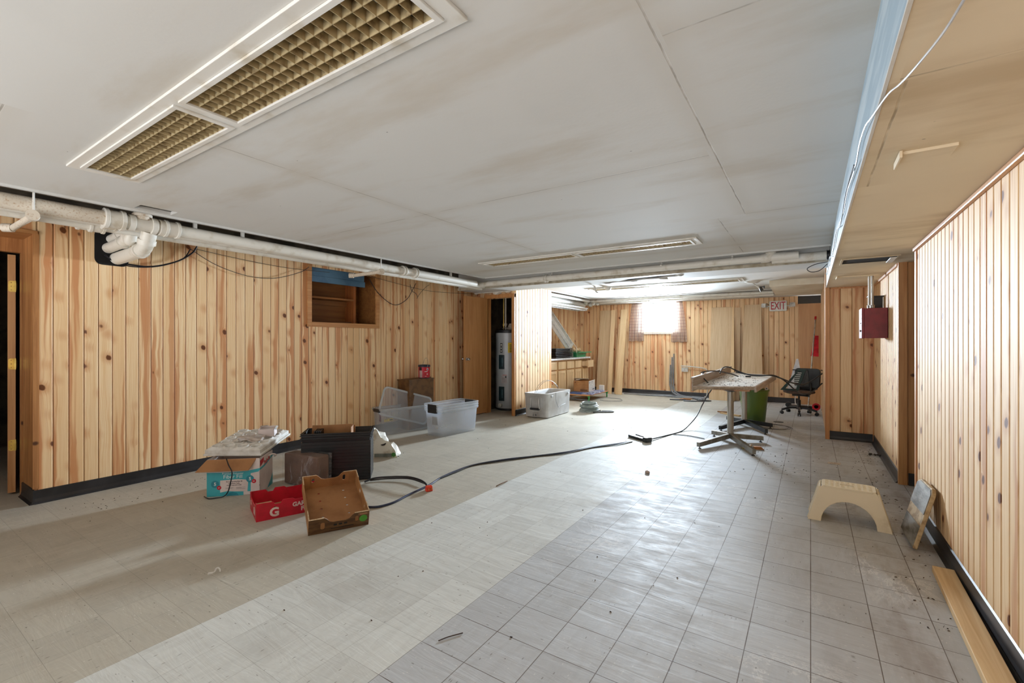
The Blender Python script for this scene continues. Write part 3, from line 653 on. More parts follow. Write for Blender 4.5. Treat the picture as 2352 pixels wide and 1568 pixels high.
for i, (x, y) in enumerate([(-2.5, 6.37), (-2.1, 6.36), (-1.68, 6.27), (-1.42, 6.1)]):
    b = MB(); P = [(x+2.1-.06, y-6.2, .002), (x+2.1+.06, y-6.2+.02, .002), (x+2.1+.05+rng.uniform(-.04, .04), y-6.2-.01, -.008-rng.uniform(0, .02)), (x+2.1-.03, y-6.2+.01, -.005-rng.uniform(0, .012))]
    b.face(P); o = b.build('flap', M_white, t); sm = o.modifiers.new('s', 'SOLIDIFY'); sm.thickness = .003
b = MB(); b.cyl((-3.06, 7.82, 2.25), (-3.06, 7.82, 2.235), .075, n=20); b.lathe([(.055, 0), (.05, -.03), (.03, -.05), (.0, -.052)][::-1], (-3.06, 7.82, 2.235), 18); tag(b.build('ceiling_rose', M_white, None, True), 'small white round lamp holder on the ceiling below the third fixture', 'lamp holder')
b = MB(); b.box(-2.33, -2.2, 7.90, 8.06, 2.222, 2.237)
def bulbmat():
    k = NT('lit_lamp_face'); k.p.inputs['Emission Color'].default_value = (1, 1, 1, 1); k.p.inputs['Emission Strength'].default_value = 3.0; return k.out(S(250, 250, 250), .3)
tag(b.build('night_light', bulbmat()), 'small glowing white lamp at the middle of the farthest ceiling fixture', 'lamp')
t = thing('spot_lamp', 'white ceiling spot lamp on a bent arm before the exit sign', 'lamp', (-.80, 8.40, H))
b = MB(); b.lathe([(.0, -.03), (.08, -.028), (.12, 0)], (0, 0, 0), 24); b.build('ceiling_plate', M_white, t, True)
b = MB(); b.cyl((0, 0, -.02), (.10, .12, -.11), .010, n=10); b.build('arm', M_white, t, True)
b = MB(); b.cyl((.10, .12, -.09), (.13, .12, -.15), .022, .03, n=14); b.cyl((.07, .12, -.085), (.17, .12, -.085), .008, n=8); b.cyl((.16, .12, -.07), (.16, .12, -.11), .012, n=8); b.build('lamp_head', mat('dark_metal', S(70, 68, 66), S(50, 48, 46), .4, .6), t, True)
# soffit vent slot, cover, loops of wire
t = thing('vent_slot', 'open dark vent slot in the beige soffit with a bent white louver end', 'vent', (.415, 4.95, HS))
b = MB(); b.plate(rect(-.195, .195, -.17, .17), [rect(-.18, .18, -.13, .13)], .006, T(0, 0, -.005)); b.build('frame', M_soff, t)
b = MB(); b.box(-.18, .18, -.13, .13, -.002, .001); b.build('opening', M_void, t)
b = MB(); b.box(.13, .17, -.14, .12, -.02, -.012); b.build('louver', M_white, t)
b = MB(); b.box(.28, .435, 2.19, 2.30, HS-.012, HS); b.box(.272, .281, 2.17, 2.315, HS-.028, HS-.002, None); tag(b.build('cover_plate', M_soff, bevel=.002), 'beige rectangular cover plate on the soffit near the right wall', 'cover plate')
b = MB(); b.box(.24, .60, 6.05, 6.12, HS-.008, HS+.0); b.box(.232, .241, 5.98, 6.2, HS-.02, HS); tag(b.build('cover_strip', M_soff), 'narrow beige cover strip on the soffit beyond the vent slot', 'cover plate')
b = MB(); b.tube([F(2230, -30, HS-.012), F(2214, 0, HS-.02), F(2165, 78, HS-.03), F(2105, 152, HS-.03), F(2068, 192, HS-.02), F(2040, 216, HS-.012), (.16, 1.80, HS+.0), (.155, 1.95, HS+.03), (.158, 2.2, HS+.06), (.16, 2.45, HS+.045), (.158, 2.9, HS+.07), (.16, 3.3, HS+.05), (.158, 3.8, HS+.08), (.16, 4.4, HS+.05), (.158, 5.1, HS+.09), (.16, 5.6, HS+.06)], .0030, 7, 6)
tag(b.build('phone_wire', mat('light_wire', S(196, 198, 200), S(170, 172, 176), .4), None, True), 'thin pale wire strung along the blue-lit soffit edge', 'wire')
b = MB(); b.tube([(.15, 2.35, HS+.03), (.157, 3.0, HS+.09), (.155, 3.5, HS+.03), (.158, 4.1, HS+.11), (.155, 4.8, HS+.04), (.158, 5.5, HS+.13), (.155, 6.2, HS+.05), (.157, 6.9, HS+.16)], .003, 6, 6)
tag(b.build('dark_wire', M_cord, None, True), 'thin dark twisted wire tacked along the blue-lit soffit face', 'wire')
b = MB(); b.tube([(.15, 5.95, 2.12), (.05, 5.9, 2.10), (-.03, 5.9, 2.06), (0.0, 5.9, 2.02), (.08, 5.92, 2.03), (.15, 5.95, 2.10)], .004, 6, 5); tag(b.build('wire_loop', M_cord, None, True), 'loop of black wire hanging beside the soffit end of the cross pipe', 'wire')
# wires on the left wall
def lw(pts): return [(XL+.02+(.0 if i % 2 else .008), p[0], p[1]) for i, p in enumerate(pts)]
wires = [([(1.33, 2.0), (1.42, 1.955), (1.64, 1.945), (1.85, 2.02), (1.98, 2.12), (2.03, 2.2)], .007, 'thick dark cable looping out of the pipe hole on the pine wall'),
         ([(1.36, 1.97), (1.50, 1.93), (1.7, 1.955), (1.9, 2.05), (1.97, 2.16)], .005, 'thin dark cable sagging under the drain elbows'),
         ([(1.97, 2.16), (2.2, 2.04), (2.5, 1.965), (2.8, 1.975), (3.1, 2.08), (3.22, 2.16)], .0035, 'thin wire drooping on the pine wall left of the niche'),
         ([(2.0, 2.17), (2.5, 2.13), (3.0, 2.11), (3.5, 2.13)], .0028, 'straight thin wire stretched above the drooping wire left of the niche'),
         ([(4.10, 2.12), (4.25, 1.95), (4.45, 1.82), (4.62, 1.80), (4.8, 1.9), (4.92, 2.05), (4.98, 2.15)], .0045, 'grey wire sagging on the pine wall right of the niche'),
         ([(4.05, 2.16), (4.7, 2.10), (5.3, 2.06), (6.0, 2.09), (6.4, 2.11)], .003, 'thin wire running from the niche to the closet door top'),
         ([(4.86, 2.12), (4.90, 2.03), (4.97, 2.0), (5.02, 1.95), (5.0, 1.92)], .004, 'short black wire end dangling right of the niche'),
         ([(5.02, 1.95), (5.1, 2.03), (5.2, 2.12), (5.28, 2.16)], .003, 'forked black wire going up to the pipes right of the niche')]
for pts, r, lab in wires:
    b = MB(); b.tube(lw(pts), r, 6, 6); tag(b.build('wall_wire', M_cord if r > .0044 else mat('dull_wire', S(78, 70, 64), S(60, 54, 50), .5), None, True), lab, 'wire')
# ================================================================ BACK WALL ITEMS
# curtains
def curtain(x0, x1, zt, zb, lab, seed):
    k = NT('plaid_curtain_%d' % seed); P = k.obj(); o = k.xyz(P); x, z = o[0], o[2]
    uvx = k.xyz(k.n.new('ShaderNodeUVMap').outputs[0])[0]
    lx = k.math('ABSOLUTE', k.math('SUBTRACT', k.math('FRACT', k.math('MULTIPLY', uvx, 9.0)), .5)); lz = k.math('ABSOLUTE', k.math('SUBTRACT', k.math('FRACT', k.math('MULTIPLY', z, 14.0)), .5))
    g = k.math('MAXIMUM', k.ramp(lx, .09, .04), k.ramp(lz, .08, .03))
    col = k.mix(k.math('MULTIPLY', g, .8), S(244, 232, 222), S(130, 100, 112))
    m = k.out(col, .85); k.set(k.p, 'Transmission Weight', 0.0)
    tr = k.n.new('ShaderNodeBsdfTranslucent'); k.set(tr, 'Color', col); ms = k.n.new('ShaderNodeMixShader'); ms.inputs[0].default_value = .75
    k.t.links.new(k.p.outputs[0], ms.inputs[1]); k.t.links.new(tr.outputs[0], ms.inputs[2]); tp = k.n.new('ShaderNodeBsdfTransparent'); m2 = k.n.new('ShaderNodeMixShader'); k.set(m2, 0, k.math('ADD', .70, k.math('MULTIPLY', g, .25))); k.t.links.new(tp.outputs[0], m2.inputs[1]); k.t.links.new(ms.outputs[0], m2.inputs[2]); k.t.links.new(m2.outputs[0], k.n['Material Output'].inputs[0])
    bb = bmesh.new(); uvl = bb.loops.layers.uv.new('UVMap'); nx, nz = 48, 16; V = []
    for j in range(nz+1):
        f = j/nz; row = []
        for i in range(nx+1):
            u = i/nx; gather = 1-.22*(1-f)**2 if seed == 1 else 1-.30*(1-f)**1.5
            cx = x1 if seed == 2 else x0
            xx = x0+(x1-x0)*u; xx = (x0+(xx-x0)*gather) if seed == 2 else (x1+(xx-x1)*gather)
            yy = 10.90+.016*math.sin(u*27+f*1.5+seed)*(.5+.5*f)+.008*math.sin(u*51+seed)
            row.append(bb.verts.new((xx, yy, zt+(zb-zt)*f+.008*math.sin(u*14+seed)*f)))
        V.append(row)
    for j in range(nz):
        for i in range(nx):
            f_ = bb.faces.new((V[j][i], V[j][i+1], V[j+1][i+1], V[j+1][i]))
            for l, (a, c) in zip(f_.loops, ((i, j), (i+1, j), (i+1, j+1), (i, j+1))): l[uvl].uv = (a/nx, c/nz); f_.smooth = True
    me = bpy.data.meshes.new('curtain'); bb.to_mesh(me); bb.free(); me.materials.append(m); o = bpy.data.objects.new('curtain', me); C.objects.link(o)
    s_ = o.modifiers.new('s', 'SOLIDIFY'); s_.thickness = .002; return tag(o, lab, 'curtain')
curtain(-3.74, -3.36, 2.195, 1.27, 'left sheer checked curtain hanging at the far window', 1)
curtain(-2.72, -2.36, 2.195, 1.25, 'right sheer checked curtain hanging at the far window', 2)
b = MB(); b.cyl((-3.72, 10.90, 2.197), (-2.36, 10.90, 2.197), .005, n=8); tag(b.build('curtain_rod', M_steel), 'thin metal curtain rod over the far window', 'rod')
# leaning sheets and boards: a board given by its foot, its top and its width direction
def lean(name, foot, top, wdir, w, th, m, lab, cat, w2=None):
    foot, top = Vector(foot), Vector(top); ey = top-foot; L = ey.length; fm = frame_m(foot, wdir, ey)
    # ez points out of the board
    t = MB(); w2 = w if w2 is None else w2
    t.plate([(-w/2, 0), (w/2, 0), (w2/2, L), (-w2/2, L)], [], th, T(0, 0, -th)); o = t.build(name, m, None, bevel=.001); o.matrix_world = fm
    return tag(o, lab, cat)
M_plyu = wood('oak_veneer_sheet', S(216, 190, 154), S(198, 166, 126), S(150, 108, 64), 'y', .5, 0, fs=1.3)
M_doory = wood('oak_door_skin_long', S(196, 150, 104), S(178, 130, 84), S(130, 84, 44), 'y', .42, 0, fs=1.2)
M_brdu = wood('sawn_pine_long', S(230, 200, 156), S(210, 174, 126), S(128, 80, 44), 'y', .6, .22)
lean('plywood_sheet', (-4.30, 10.62, 0), (-4.44, 10.90, 2.04), (1, 0, 0), .34, .014, M_plyu, 'oak veneer sheet leaning on the back wall, leftmost of the leaning boards', 'board')
lean('leaning_board', (-4.08, 10.50, 0), (-3.90, 10.90, 2.04), (1, .1, 0), .10, .03, M_brdu, 'narrow pine board leaning second from the left near the window', 'board')
lean('leaning_board', (-3.83, 10.46, 0), (-3.72, 10.90, 2.05), (1, .05, 0), .145, .03, M_brdu, 'wider pale pine board leaning against the wall beside the left curtain', 'board')
lean('leaning_board', (-3.93, 10.55, 0), (-3.80, 10.91, 1.7), (1, .05, 0), .09, .02, M_brdu, 'thin pine batten leaning behind the wider pale board', 'board')
lean('plywood_sheet', (-1.63, 10.62, 0), (-1.64, 10.92, 2.02), (1, 0, 0), .44, .016, M_plyu, 'oak veneer sheet leaning on the back wall just behind the table', 'board')
lean('plywood_sheet', (-1.42, 10.78, 0), (-1.44, 10.93, 2.0), (1, 0, 0), .30, .016, M_plyu, 'oak veneer sheet mostly hidden behind another sheet near the table', 'board')
lean('leaning_board', (-1.40, 10.60, 0), (-1.20, 10.86, 2.12), (1, 0, 0), .10, .02, M_brdu, 'narrow pale strip leaning diagonally between the two veneer sheets', 'board', .02)
lean('plywood_sheet', (-1.03, 10.66, 0), (-1.08, 10.92, 2.05), (1, 0, 0), .42, .016, M_plyu, 'oak veneer sheet leaning left of the exit sign', 'board', .31)
lean('plywood_sheet', (.0, 10.86, 0), (-.02, 10.925, 2.03), (1, 0, 0), .42, .018, M_doory, 'darker wooden panel leaning in the corner behind the office chair', 'board')
# exit sign
t = thing('exit_sign', 'white exit sign with red letters and two emergency lamp heads', 'exit sign', (-.565, 10.93, 2.0))
b = MB(); b.plate(rrect(-.155, .155, -.105, .105, .02), [], .05, MY); b.build('housing', mat('sign_white', S(222, 224, 218), S(206, 208, 200), .35), t, bevel=.006)
text('EXIT', .225, T(0, -.053, -.002) @ MY @ Matrix.Identity(4), mat('sign_red', S(176, 26, 40), S(160, 20, 34), .4), t, 'lettering', .001, .0025, sx=.58)
for s_, a in ((-1, -20), (1, 25)):
    m_ = T(s_*.245, -.05, .01) @ Matrix.Rotation(R(a), 4, 'Z') @ Matrix.Rotation(R(-12), 4, 'X')
    b = MB(); b.plate(rrect(-.042, .042, -.042, .042, .012), [], .05, m_ @ MY); b.cyl((s_*.15, -.02, 0), (s_*.22, -.035, 0), .012, n=10); b.cyl((s_*.20, -.03, 0), (s_*.20, -.03, -.05), .006, n=8)
    b.build('lamp_head', mat('lamp_lens', S(226, 228, 226), S(190, 192, 190), .25), t, bevel=.004)
b = MB(); b.tube([(-.17, 0, .03), (-.2, -.01, .055), (-.24, -.02, .045)], .006, 6, 4); b.build('wire', M_cord, t)
# outlet box with conduit
t = thing('outlet_box', 'grey metal outlet box with conduit on the back wall behind the table', 'outlet', (-2.42, YB, .62))
b = MB(); b.plate(rrect(-.07, .07, -.05, .05, .008), [], .045, MY); b.build('box', mat('grey_metal_box', S(198, 196, 190), S(176, 174, 168), .4, .2), t, bevel=.003)
for s_ in (-.03, .03):
    b = MB(); b.plate(circ(s_, 0, .018, .024), [], .003, T(0, -.046, 0) @ MY); b.build('receptacle', M_white, t)
pipe('conduit', [(-2.50, 10.90, .70), (-2.38, 10.90, .70), (-2.18, 10.90, .685), (-2.0, 10.9, .66), (-1.93, 10.9, .60), (-1.92, 10.9, .40), (-1.94, 10.88, .06), (-1.98, 10.85, .03)], .012, M_white, 'pale conduit bending down the back wall from the outlet box', smooth=5)
pipe('conduit', [(-2.35, 10.92, .62), (-1.6, 10.92, .60)], .008, M_trimx, 'thin tan conduit running right from the outlet box behind the sheets')
for i, (x, zt) in enumerate(((-2.66, .98), (-2.74, .72), (-2.70, .90))):
    b = MB(); b.tube([(x, 10.91, zt), (x-.01, 10.91, zt*.5), (x+.0, 10.90, .22), (x+.05+.05*i, 10.84, .06), (x+.3+.1*i, 10.75-.06*i, .016), (x+.75, 10.62-.08*i, .014)], .014, 8, 6)
    tag(b.build('grey_cable', M_cable, None, True), ['grey cable standing tallest against the back wall below the window', 'grey cable standing shortest against the back wall below the window', 'grey cable between the tallest and shortest ones on the back wall'][i], 'cable')
rng = random.Random(12)
for i in range(6):
    y = 10.55+.05*i; pts = [(-3.75+.3*i, y+.06, .012)]
    for j in range(1, 7): pts.append((-3.75+.3*i+(.30*j)*(1 if i < 4 else .7), y+rng.uniform(-.05, .05), .012+.01*(j % 2)))
    b = MB(); b.tube([(min(p[0], -1.9), p[1], p[2]) for p in pts if p[0] < -1.85], .009, 7, 5)
    tag(b.build('floor_cable', M_cable, None, True), 'pale grey cable along the back wall base, %s counted from the left' % ['first', 'second', 'third', 'fourth', 'fifth', 'last'][i], 'cable', 'cables along the back wall base')
t = thing('flattened_carton', 'small crumpled brown carton scrap lying before the back wall cables', 'scrap', (-2.25, 10.25, 0), .2)
b = MB(); b.box(-.12, .10, -.06, .06, .0, .03); b.box(-.05, .14, -.09, .02, .03, .045, Matrix.Rotation(.4, 4, 'Z')); b.build('carton', M_cardin, t, bevel=.004)
for i, p in enumerate(([(-2.55, 10.1, .01), (-2.3, 10.18, .015), (-2.1, 10.25, .04), (-1.95, 10.2, .012)], [(-2.25, 10.05, .012), (-2.0, 10.05, .02), (-1.75, 10.15, .03), (-1.8, 10.3, .015), (-2.0, 10.35, .02)])):
    b = MB(); b.tube(p, .013, 7, 6); tag(b.build('black_hose_piece', M_cord, None, True), ['short black hose piece left of the crumpled carton scrap', 'curved black hose piece right of the crumpled carton scrap'][i], 'hose')
# small wood offcuts
b = MB(); o = b.box(-.19, .19, -.03, .03, 0, .02) and b.build('wood_offcut', M_board, None, bevel=.002); o.location = (-1.16, 8.62, 0); o.rotation_euler = (0, 0, -.55); tag(o, 'short wood offcut lying behind the near table column on the floor', 'offcut')
b = MB(); b.box(-.10, .10, -.02, .02, 0, .018); o = b.build('wood_offcut', M_cardin, None, bevel=.002); o.location = (-1.30, 8.86, 0); o.rotation_euler = (0, 0, .1); tag(o, 'dark small wood offcut touching the longer one behind the table', 'offcut')
# ================================================================ WATER HEATER IN THE CLOSET
t = thing('water_heater', 'tall grey electric water heater standing in the open closet', 'water heater', (-4.74, 7.10, 0))
M_tank = mat('tank_grey_enamel', S(188, 192, 194), S(172, 176, 178), .28, sc=2, coat=.3)
b = MB(); b.lathe([(.20, 0), (.225, .0), (.225, .03)], (0, 0, 0), 40); b.build('base_ring', M_black, t, True)
b = MB(); b.lathe([(.225, .03), (.245, .045), (.245, 1.42), (.235, 1.425)], (0, 0, 0), 48); b.build('tank', M_tank, t, True)
b = MB(); b.lathe([(.235, 1.425), (.232, 1.47), (.20, 1.485), (0, 1.49)], (0, 0, 0), 48); b.build('top_cap', M_black, t, True)
def on_tank(a): return Matrix.Rotation(a, 4, 'Z')
# angle: local -Y faces the camera side; camera direction from the tank
ca = math.atan2(-7.10, 4.74)      # towards the camera
def tank_plate(nm, m, da, z0, z1, wa, th, par=t):
    b = MB(); n = 8; A = []
    for j in range(n+1):
        a = ca+da-wa/2+wa*j/n; A.append(a)
    for j in range(n):
        P = []
        for rr in (.2455, .2455+th):
            for z in (z0, z1):
                for a in (A[j], A[j+1]): P.append((rr*math.cos(a), rr*math.sin(a), z))
        v = b.verts(P)
        for f in ((0,1,3,2), (4,6,7,5), (0,4,5,1), (2,3,7,6)): b.b.faces.new([v[i] for i in f])
        if j == 0: b.b.faces.new([v[i] for i in (0, 2, 6, 4)])
        if j == n-1: b.b.faces.new([v[i] for i in (1, 5, 7, 3)])
    bmesh.ops.remove_doubles(b.b, verts=b.b.verts, dist=1e-5)
    return b.build(nm, m, par)
M_teal = mat('dark_teal_cover', S(34, 58, 64), S(28, 48, 54), .4)
M_yel = mat('yellow_label', S(226, 196, 40), S(214, 184, 36), .5)
for z0, z1 in ((.76, 1.02), (.18, .44)):
    c_ = tank_plate('access_cover', M_teal, -.55, z0, z1, .44, .016); c2 = tank_plate('cover_window', mat('cover_window', S(70, 100, 108), S(60, 88, 96), .3), -.47, z0+.05, z1-.05, .09, .019)
tank_plate('energy_label', M_yel, .15, 1.06, 1.245, .42, .0015)
for i in range(6): tank_plate('label_print', M_dark, .15, 1.235-.03*i-(.01 if i else 0), 1.238-.03*i, .34 if i == 0 else .16, .0022)
tank_plate('logo_oval', M_dark, -.58, 1.06, 1.235, .20, .002)
tank_plate('logo_plate', M_white, -.58, 1.075, 1.22, .13, .003); tank_plate('logo_print', M_dark, -.58, 1.10, 1.13, .09, .004); tank_plate('logo_print', M_dark, -.58, 1.15, 1.19, .07, .004)
tank_plate('warning_label', mat('pale_label', S(206, 200, 200), S(190, 182, 182), .5), -.35, .50, .66, .46, .001); tank_plate('label_print', M_red, -.30, .648, .655, .34, .002); tank_plate('label_print', M_dark, -.22, .60, .635, .10, .002)
for i in range(4): tank_plate('label_print', mat('fine_print', S(140, 130, 134), S(120, 110, 114), .6), -.38, .53+.02*i, .534+.02*i, .26, .002)
m_ = on_tank(ca-.62)
b = MB(); b.cyl(m_ @ Vector((.24, 0, .10)), m_ @ Vector((.29, 0, .10)), .034, n=18); b.cyl(m_ @ Vector((.29, 0, .10)), m_ @ Vector((.31, 0, .10)), .018, n=14); b.build('drain_valve', M_white, t, True)
for x, y, r, mm in ((-.10, -.02, .012, M_brass), (.06, .05, .028, M_pipe_dirty), (.13, -.05, .012, M_brass), (0.0, -.1, .016, M_pipe_dirty)):
    b = MB(); b.cyl((x, y, 1.48), (x, y, 2.4), r, n=12); b.cyl((x, y, 1.56), (x, y, 1.60), r*1.8, n=12); b.build('riser_pipe', mm, t, True)
b = MB(); b.cyl((.03, .02, 1.485), (.03, .02, 1.60), .085, .03, n=16); b.build('vent_boot', M_pipe_dirty, t, True)
b = MB(); b.tube([(-.05, -.15, 1.50), (.05, -.17, 1.515), (.2, -.13, 1.50)], .007, 6, 5); b.build('supply_tube', M_steel, t, True)

# ================================================================ PEDESTAL TABLE
t = thing('pedestal_table', 'dirty countertop table on two steel cross-foot pedestals in the middle of the floor', 'table', (-.84, 6.95, 0))
M_top = NT('dirty_laminate'); k = M_top; P = k.pos()
c0 = k.mix(k.math('MULTIPLY', k.ramp(k.noise(P, 3.2, 6, .7), .44, .66), .75), S(220, 214, 204), S(150, 122, 96))
vo = k.voro(k.scale(P, (16, 11, 1)), 1.0).outputs; mk = k.math('MULTIPLY', k.ramp(vo['Distance'], .22, .14), k.ramp(k.xyz(vo['Color'])[0], .62, .66)); mk = k.math('MULTIPLY', mk, k.ramp(k.noise(P, 1.7, 2), .40, .56))
M_top = k.out(k.mix(mk, c0, S(58, 40, 28)), .4)
M_lam = wood('worn_laminate_edge', S(180, 164, 146), S(142, 120, 98), S(120, 96, 70), 'y', .45, 0)
cor = [(-1.20, 5.86), (-.57, 6.20), (-.49, 8.50), (-1.18, 8.86)]; O = Vector((-.84, 6.95))
loc = [(x-O.x, y-O.y) for x, y in cor]
b = MB(); b.plate(loc, [], .012, T(0, 0, .708)); b.build('top_surface', M_top, t)
b = MB(); b.plate(loc, [], .030, T(0, 0, .678)); 
ex = Vector((loc[2][0]-loc[1][0], loc[2][1]-loc[1][1])).normalized()
e1, e2 = Vector((*loc[1], 0)), Vector((*loc[2], 0)); nrm = Vector((ex.y, -ex.x, 0))
b2 = MB(); pr = [(0, .722), (.016, .718), (.024, .705), (.024, .652), (.0, .650)]
qa = [b2.verts([e+nrm*o+Vector((0, 0, z)) for o, z in pr]) for e in (e1, e2)]
for i in range(5): b2.b.faces.new([qa[0][i], qa[0][(i+1) % 5], qa[1][(i+1) % 5], qa[1][i]])
b2.b.faces.new(qa[0]); b2.b.faces.new(qa[1][::-1]); b2.build('front_edge', M_lam, t)
b.build('core', M_lam, t)
l0, l3 = Vector((*loc[0], 0)), Vector((*loc[3], 0)); dy = (l3-l0).normalized(); nn = Vector((-dy.y, dy.x, 0))
fm = frame_m(l0, dy, (0, 0, 1))
b = MB(); b.plate([(0, .655), (3.0, .655), (3.0, .80), (0, .80)], [], .022, fm @ T(0, 0, -.022)); b.plate([(-.002, .80), (3.0, .80), (3.0, .828), (-.002, .828)], [], .042, fm @ T(0, 0, -.030)); b.build('backsplash', M_lam, t, bevel=.005)
b = MB()
for y0 in (-.75, .52): b = MB(); b.box(-.19, .22, y0, y0+.32, .655, .678); b.build('mounting_block', M_trimx, t)
ped_s = mat('weathered_steel', S(150, 148, 140), S(118, 112, 102), .42, .5, sc=9)
ped_d = mat('black_steel_foot', S(42, 46, 52), S(30, 32, 36), .4, .2)
for i, (py, mm, rot) in enumerate(((6.34-6.95, ped_s, R(28)), (7.60-6.95, ped_d, R(10)))):
    px = -.01 if i == 0 else .01
    b = MB(); b.cyl((px, py, .065), (px, py, .66), .038, n=28); b.build('column', M_steel, t, True)
    b = MB(); b.lathe([(.16, .678), (.15, .66), (.05, .635), (.04, .63)][::-1], (px, py, 0), 28); b.build('top_spider', M_dark, t, True)
    feet = [((-1.11, 5.69), (-.52, 5.65), (-.50, 6.31+.2), (-1.10, 6.33+.25)), ((-1.07, 6.97), (-.50, 7.04), (-.46, 7.60), (-1.11, 7.95))][i]
    for fx, fy in feet:
        f = Vector((fx+.84, fy-6.95, 0)); cc = Vector((px, py, 0)); d = (f-cc); L = d.length; d.normalize(); s_ = Vector((-d.y, d.x, 0))
        b = MB(); P = []
        for q, zt, zb, hw in ((cc, .105, .045, .022), (f, .075, .022, .02)):
            P.append([q+s_*hw+Vector((0, 0, zb)), q-s_*hw+Vector((0, 0, zb)), q-s_*hw+Vector((0, 0, zt)), q+s_*hw+Vector((0, 0, zt))])
        A, B = b.verts(P[0]), b.verts(P[1])
        for j in range(4): b.b.faces.new([A[j], A[(j+1) % 4], B[(j+1) % 4], B[j]])
        b.b.faces.new(A[::-1]); b.b.faces.new(B)
        lg = b.build('foot', mm, t, bevel=.003)
        b = MB(); g = f-d*.03; b.cyl((g.x, g.y, 0), (g.x, g.y, .008), .018, n=14); b.cyl((g.x, g.y, .008), (g.x, g.y, .03), .007, n=8); b.build('glide', M_dark, lg, True)
rng = random.Random(9)
b = MB()
for i in range(130):
    x = -1.14+rng.random()**1.3*.55; y = 6.1+rng.random()**1.2*2.3; a = rng.uniform(0, 3.1); l = rng.uniform(.003, .013)
    b.taper((-l, l, -.003, .003), (-l*.5, l*.6, -.002, .002), 0, .004, T(x, y, .7205) @ Matrix.Rotation(a, 4, 'Z'))
tag(b.build('table_debris', mat('dark_debris', S(60, 44, 32), S(40, 30, 22), .8)), 'dark crumbs and dead leaf bits scattered over the dirty tabletop', 'debris', kind='stuff')
b = MB(); b.box(-.035, .04, -.012, .012, 0, .02); o = b.build('cord_connector', M_dark, None, bevel=.004); o.location = (-.80, 7.78, .722); tag(o, 'dark brown cord connector lying on the tabletop', 'connector')
b = MB(); b.tube([(-1.0, 7.2, .735), (-.95, 7.1, .78), (-.9, 7.0, .74), (-.93, 6.85, .735), (-1.0, 6.9, .76), (-1.02, 7.05, .735)], .0022, 5, 6); tag(b.build('thin_wire', mat('tan_wire', S(176, 160, 132), S(150, 134, 108), .5), None, True), 'thin tan wire curled on the tabletop', 'wire')

# green bin under the table
t = thing('waste_bin', 'green plastic bin standing behind the table columns', 'bin', (-.74, 7.98, 0), .1)
def gmat():
    k = NT('green_translucent'); o = k.xyz(k.obj())
    return k.out(k.mix(k.ramp(k.noise(k.obj(), 3, 2), .4, .7), S(88, 112, 40), S(62, 88, 40)), .35)
Mg = gmat(); b = MB(); b.lathe([(0, .004), (.15, .0), (.155, .01), (.20, .50), (.215, .505), (.215, .525), (.195, .527), (.150, .02), (0, .016)], (0, 0, 0), 4*10)
b.build('body', Mg, t, True)
b = MB(); b.cyl((.17, -.06, .525), (.17, -.12, .55), .022, n=14); b.build('roll_end', M_white, t, True); b = MB(); b.cyl((.17, -.1205, .5505), (.17, -.1235, .552), .009, n=12); b.build('roll_core', M_black, t, True)

# ================================================================ OFFICE CHAIR
cx, cy = -.17, 9.35
t = thing('office_chair', 'black office chair with a worn brown seat near the far right corner', 'chair', (cx, cy, 0), 0)
M_fab = mat('worn_brown_fabric', S(92, 72, 60), S(64, 50, 44), .85, sc=9, bump=.3, bsc=90)
M_ch = mat('chair_plastic', S(36, 37, 39), S(28, 28, 30), .42)
b = MB(); b.lathe([(0, .10), (.045, .09), (.045, .13), (.03, .16)], (0, 0, 0), 20); b.build('hub', M_ch, t, True)
for i in range(5):
    a = R(72*i+200); c_, s_ = math.cos(a), math.sin(a)
    b = MB(); b.tube([(c_*.03, s_*.03, .115), (c_*.15, s_*.15, .11), (c_*.27, s_*.27, .075)], .018, 8, 4); st = b.build('star_leg', M_ch, t, True)
    b = MB(); n_ = Vector((-s_, c_, 0)); p = Vector((c_*.27, s_*.27, .028)); b.cyl(p-n_*.024, p-n_*.006, .028, n=16); b.cyl(p+n_*.006, p+n_*.024, .028, n=16); b.cyl(p, p+Vector((0, 0, .04)), .008, n=8); b.build('caster', M_ch, st, True)
b = MB(); b.cyl((0, 0, .13), (0, 0, .25), .028, n=18); b.cyl((0, 0, .25), (0, 0, .34), .014, n=14); b.build('gas_column', M_ch, t, True)
b = MB(); b.lathe([(0, 0), (.19, .002), (.235, .02), (.24, .04), (.22, .062), (0, .07)], (0, 0, .36), 32, Matrix.Diagonal((1.0, .95, 1))); b.build('seat', M_fab, t, True)
b = MB(); b.box(-.10, .10, -.10, .10, .325, .36); b.cyl((-.08, -.10, .345), (.16, -.22, .335), .007, n=8); b.build('mechanism', M_ch, t, bevel=.004)
bm = T(.13, -.02, .66) @ Matrix.Rotation(R(-24), 4, 'Z') @ Matrix.Rotation(R(-8), 4, 'X')
b = MB(); b.plate(rrect(-.20, .20, -.19, .14, .06), [], .04, bm @ MY); b.build('backrest', M_ch, t, True, bevel=.01)
b = MB(); b.plate([(-.03, -.17), (.05, -.17), (.015, .10)], [], .008, bm @ T(0, -.04, 0) @ MY); b.build('back_fin', mat('grey_chair_plastic', S(58, 58, 58), S(48, 48, 48), .5), t)
b = MB(); b.tube([(.08, -.05, .34), (.14, -.12, .35), (.17, -.13, .42), (.165, -.11, .56)], .016, 8, 5); b.build('back_bar', M_ch, t, True)
